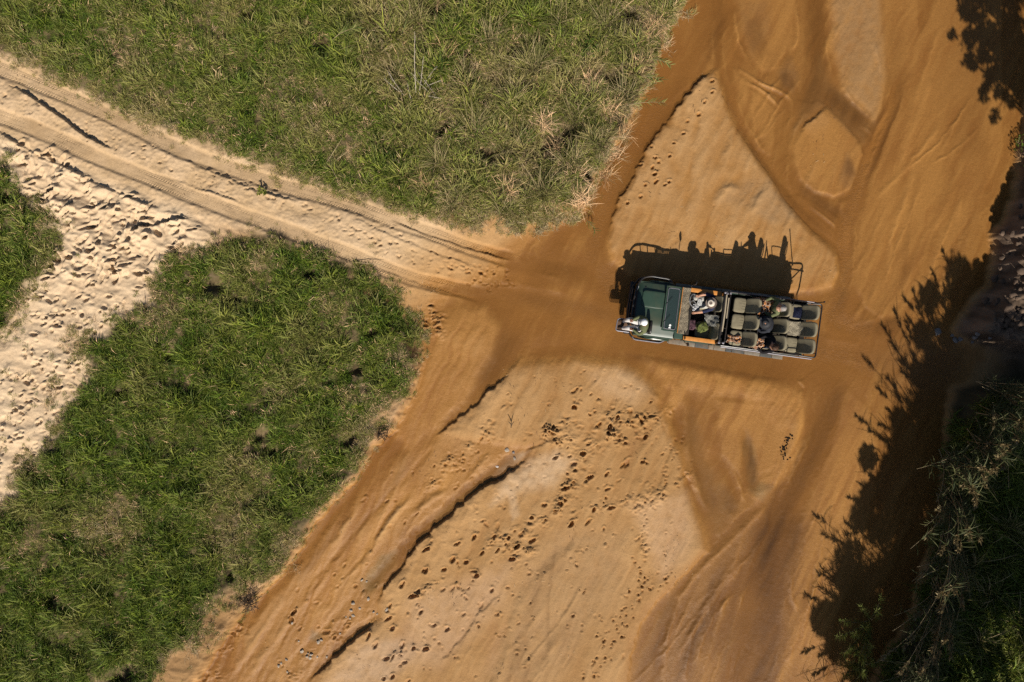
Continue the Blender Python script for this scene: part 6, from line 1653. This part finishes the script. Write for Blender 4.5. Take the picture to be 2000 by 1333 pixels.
def shrub(name, label, px_, py_, rz, seed):
    """feathery overhanging shrub with fine needle-like leaves"""
    g = random.Random(seed); e = empty(name, G(px_, py_, -.05)); tag(e, label, 'shrub'); bm = bmesh.new(); B = Blades()
    for s in range(16):
        az = rz + g.gauss(0, .5); L = g.uniform(1.3, 2.2); le = g.uniform(.55, 1.0)
        d = Vector((math.cos(az) * math.sin(le), math.sin(az) * math.sin(le), math.cos(le))); p0 = Vector((0, 0, .0)); p1 = p0 + d * L; mid_ = p0.lerp(p1, .5) + Vector((0, 0, .22))
        pts = [p0 * (1 - t) ** 2 + mid_ * 2 * t * (1 - t) + p1 * t * t for t in [i / 7 for i in range(8)]]
        tube(bm, pts, [.018 * (1 - .8 * i / 7) for i in range(8)], 5)
        for i in range(110):
            t = g.uniform(.3, 1); q = t * 7; c = pts[int(min(q, 6))].lerp(pts[int(min(q, 6)) + 1], q - int(min(q, 6)))
            dd = (d + Vector((g.uniform(-1, 1), g.uniform(-1, 1), g.uniform(-.3, .8))) * .8).normalized()
            B.strip([c, c + dd * g.uniform(.08, .18), c + dd * g.uniform(.2, .3)], [.004, .006, 0], dd.orthogonal().normalized(), g.random() * .4)
    part('stems', bm, M_STALK, e); B.obj('leaves', M_LONGG, e)
    return e
shrub('overhanging_shrub', 'feathery light green shrub overhanging the sand at the foot of the bank', 1700, 1215, 2.9, 1)
shrub('overhanging_shrub', 'thin shrub with bare twigs below the feathery green one', 1690, 1300, 2.95, 2)
herb('bank_bush', 'bright green leaves at the top of the clod-strewn bank', 1990, 285, 50, .3, .5, .06, .018, M_HERB2, 31, cat='bush')
herb('bank_bush', 'small green bush on the bank above the clods', 1992, 335, 60, .3, .4, .05, .016, M_HERB2, 32, cat='bush')

# ---------------------------------------------------------------- small things on the ground
M_STONE = simple_mat('pale_stone', (.33, .27, .21), .8, .2, var=.3, scale=14, bump=.5, bscale=30)
M_STONEG = simple_mat('grey_stone', (.20, .175, .16), .8, .2, var=.35, scale=10, bump=.5, bscale=30)
def stone(label, px_, py_, r, seed, mat=M_STONE, group=None, name='stone', flat=.6):
    g = random.Random(seed); bm = bmesh.new()
    bmesh.ops.create_icosphere(bm, subdivisions=2, radius=1.0)
    ax = [g.uniform(.75, 1.25) for _ in range(3)]
    for v in bm.verts:
        n_ = 1 + .22 * math.sin(3 * v.co.x + seed) * math.cos(2.3 * v.co.y + seed * 2) + .12 * math.sin(5 * v.co.z + 3 * v.co.x + seed)
        v.co = Vector((v.co.x * ax[0], v.co.y * ax[1], v.co.z * ax[2] * flat)) * r * n_
    o = part(name, bm, mat, None, angle=35); o.location = G(px_, py_, r * flat * .35); o.rotation_euler = (0, 0, g.uniform(0, 6.28))
    return tag(o, label, 'stone', group)
PG = 'pale stones in the mud of the side channel'
for k, (x, y) in enumerate([(584, 1252), (608, 1278), (606, 1285), (602, 1276), (638, 1284), (571, 1217), (703, 1188), (686, 1192), (690, 1203), (684, 1208), (676, 1205), (755, 1190), (757, 1188), (737, 1199), (720, 1170), (707, 1133), (716, 1136), (690, 1178), (560, 1288),
                            (550, 1295), (562, 1312), (545, 1300), (600, 1282), (620, 1283), (622, 1254), (628, 1250), (664, 1238), (590, 1272), (730, 1195)]):
    stone('pale rounded stone half sunk in the mud of the side channel', x, y, .028 + .03 * ((k * 37) % 10) / 10, k, group=PG)
stone('white stone lying in the wet hollow above the black scarp', 971, 912, .05, 60, simple_mat('white_stone', (.75, .73, .70), .6, .3))
stone('flat pale stone at the head of the wet hollow', 990, 879, .075, 61, flat=.3)
stone('pale stone at the rim of the hollow', 1005, 896, .055, 62)
stone('grey stone beside the pale ones at the rim of the hollow', 1003, 884, .05, 63, M_STONEG)
stone('lone pale rock at the foot of the shaded bank, where the track climbs out', 1832, 648, .11, 64, M_STONEG, flat=.7)
for k, (x, y) in enumerate([(1860, 655), (1872, 662), (1885, 658), (1892, 668), (1878, 652), (1866, 664), (1900, 660)]):
    stone('small grey rubble stone beside the track on the shaded bank', x, y, .06 + .02 * (k % 3), 70 + k, M_STONEG, 'rubble stones beside the climbing track')
CG = 'loose earth clods on the bank'
M_CLOD = simple_mat('earth_clod', (.115, .080, .058), .95, .1, var=.35, scale=5, bump=.8, bscale=20)
gg = random.Random(77); made = 0; tries = 0
while made < 230 and tries < 6000:
    tries += 1
    x, y = gg.uniform(1905, 2040), gg.uniform(380, 650)
    if poly_sd(LAND_E, np.array([x], np.float32), np.array([y], np.float32))[0] < -12:
        stone('dry brown earth clod on the crumbling bank beside the water', x, y, gg.uniform(.035, .13), 100 + made, M_CLOD, CG, 'earth_clod', .65); made += 1
# dung heap: crumbs of dark droppings on the wet shelf
M_DUNG = simple_mat('dark_dropping', (.02, .016, .012), .9, .1)
dg_ = empty('droppings', G(1538, 872, 0)); tag(dg_, 'scatter of black droppings on the wet sand shelf', 'droppings')
gg = random.Random(9)
for k in range(46):
    t = gg.random(); x = 1538 + 14 * math.sin(t * 3.2 + 2.6) * .6 + gg.gauss(0, 3.2); y = 852 + 44 * t + gg.gauss(0, 2)
    bm = bmesh.new(); sell(bm, (0, 0, 0), (.022 * gg.uniform(.6, 1.5), .018 * gg.uniform(.6, 1.5), .016), .8, .8, nu=7, nv=5)
    o = part('dropping', bm, M_DUNG, dg_); o.location = G(x, y, .012) - dg_.location
def twig(name, label, px_, py_, paths, mat, cat='twig'):
    e = empty(name, G(px_, py_, .0)); tag(e, label, cat)
    for p in paths: mk('branch', mat, e, lambda bm: tube(bm, [Vector(q) for q in p], [.013, .010, .005][:len(p)] if len(p) <= 3 else [.013] * len(p), 5))
    return e
M_TWIG = simple_mat('dark_twig', (.055, .035, .022), .85, .2)
twig('forked_twig', 'small dark forked twig standing in the sand bar', 998, 828, [[(0, -.12, 0), (.02, -.02, .08), (.0, .03, .12)], [(.02, -.02, .08), (-.06, .08, .16), (-.09, .10, .18)], [(.02, -.02, .08), (.08, .09, .16), (.10, .10, .2)]], M_TWIG)
def brush(name, label, px_, py_, n, rad, seed, mat):
    g = random.Random(seed); e = empty(name, G(px_, py_, 0)); tag(e, label, 'brushwood')
    for k in range(n):
        a = g.uniform(0, 6.283); L = rad * g.uniform(.6, 1.6); c = Vector((g.gauss(0, rad * .35), g.gauss(0, rad * .35), g.uniform(.04, .22)))
        d = Vector((math.cos(a), math.sin(a), g.uniform(-.1, .5))) * L * .5
        mk('branch', mat, e, lambda bm: (tube(bm, [c - d, c + Vector((g.uniform(-.05, .05), g.uniform(-.05, .05), .04)), c + d], [.012, .010, .004], 5),
                                         [tube(bm, [c + d * t, c + d * t + Vector((g.uniform(-.14, .14), g.uniform(-.14, .14), g.uniform(-.02, .12)))], .004, 4) for t in (.2, .5, .8)]))
    return e
brush('brush_pile', 'tangle of dark dead twigs at the corner of the grass by the mud', 497, 1163, 26, .40, 1, M_TWIG)
brush('brush_pile', 'bits of dead brush on the grass edge above the pale slope', 752, 845, 14, .28, 2, M_TWIG)
brush('brush_pile', 'dry brown bush skeleton in the rough grass near the top', 1212, 50, 22, .35, 3, M_TWIG)
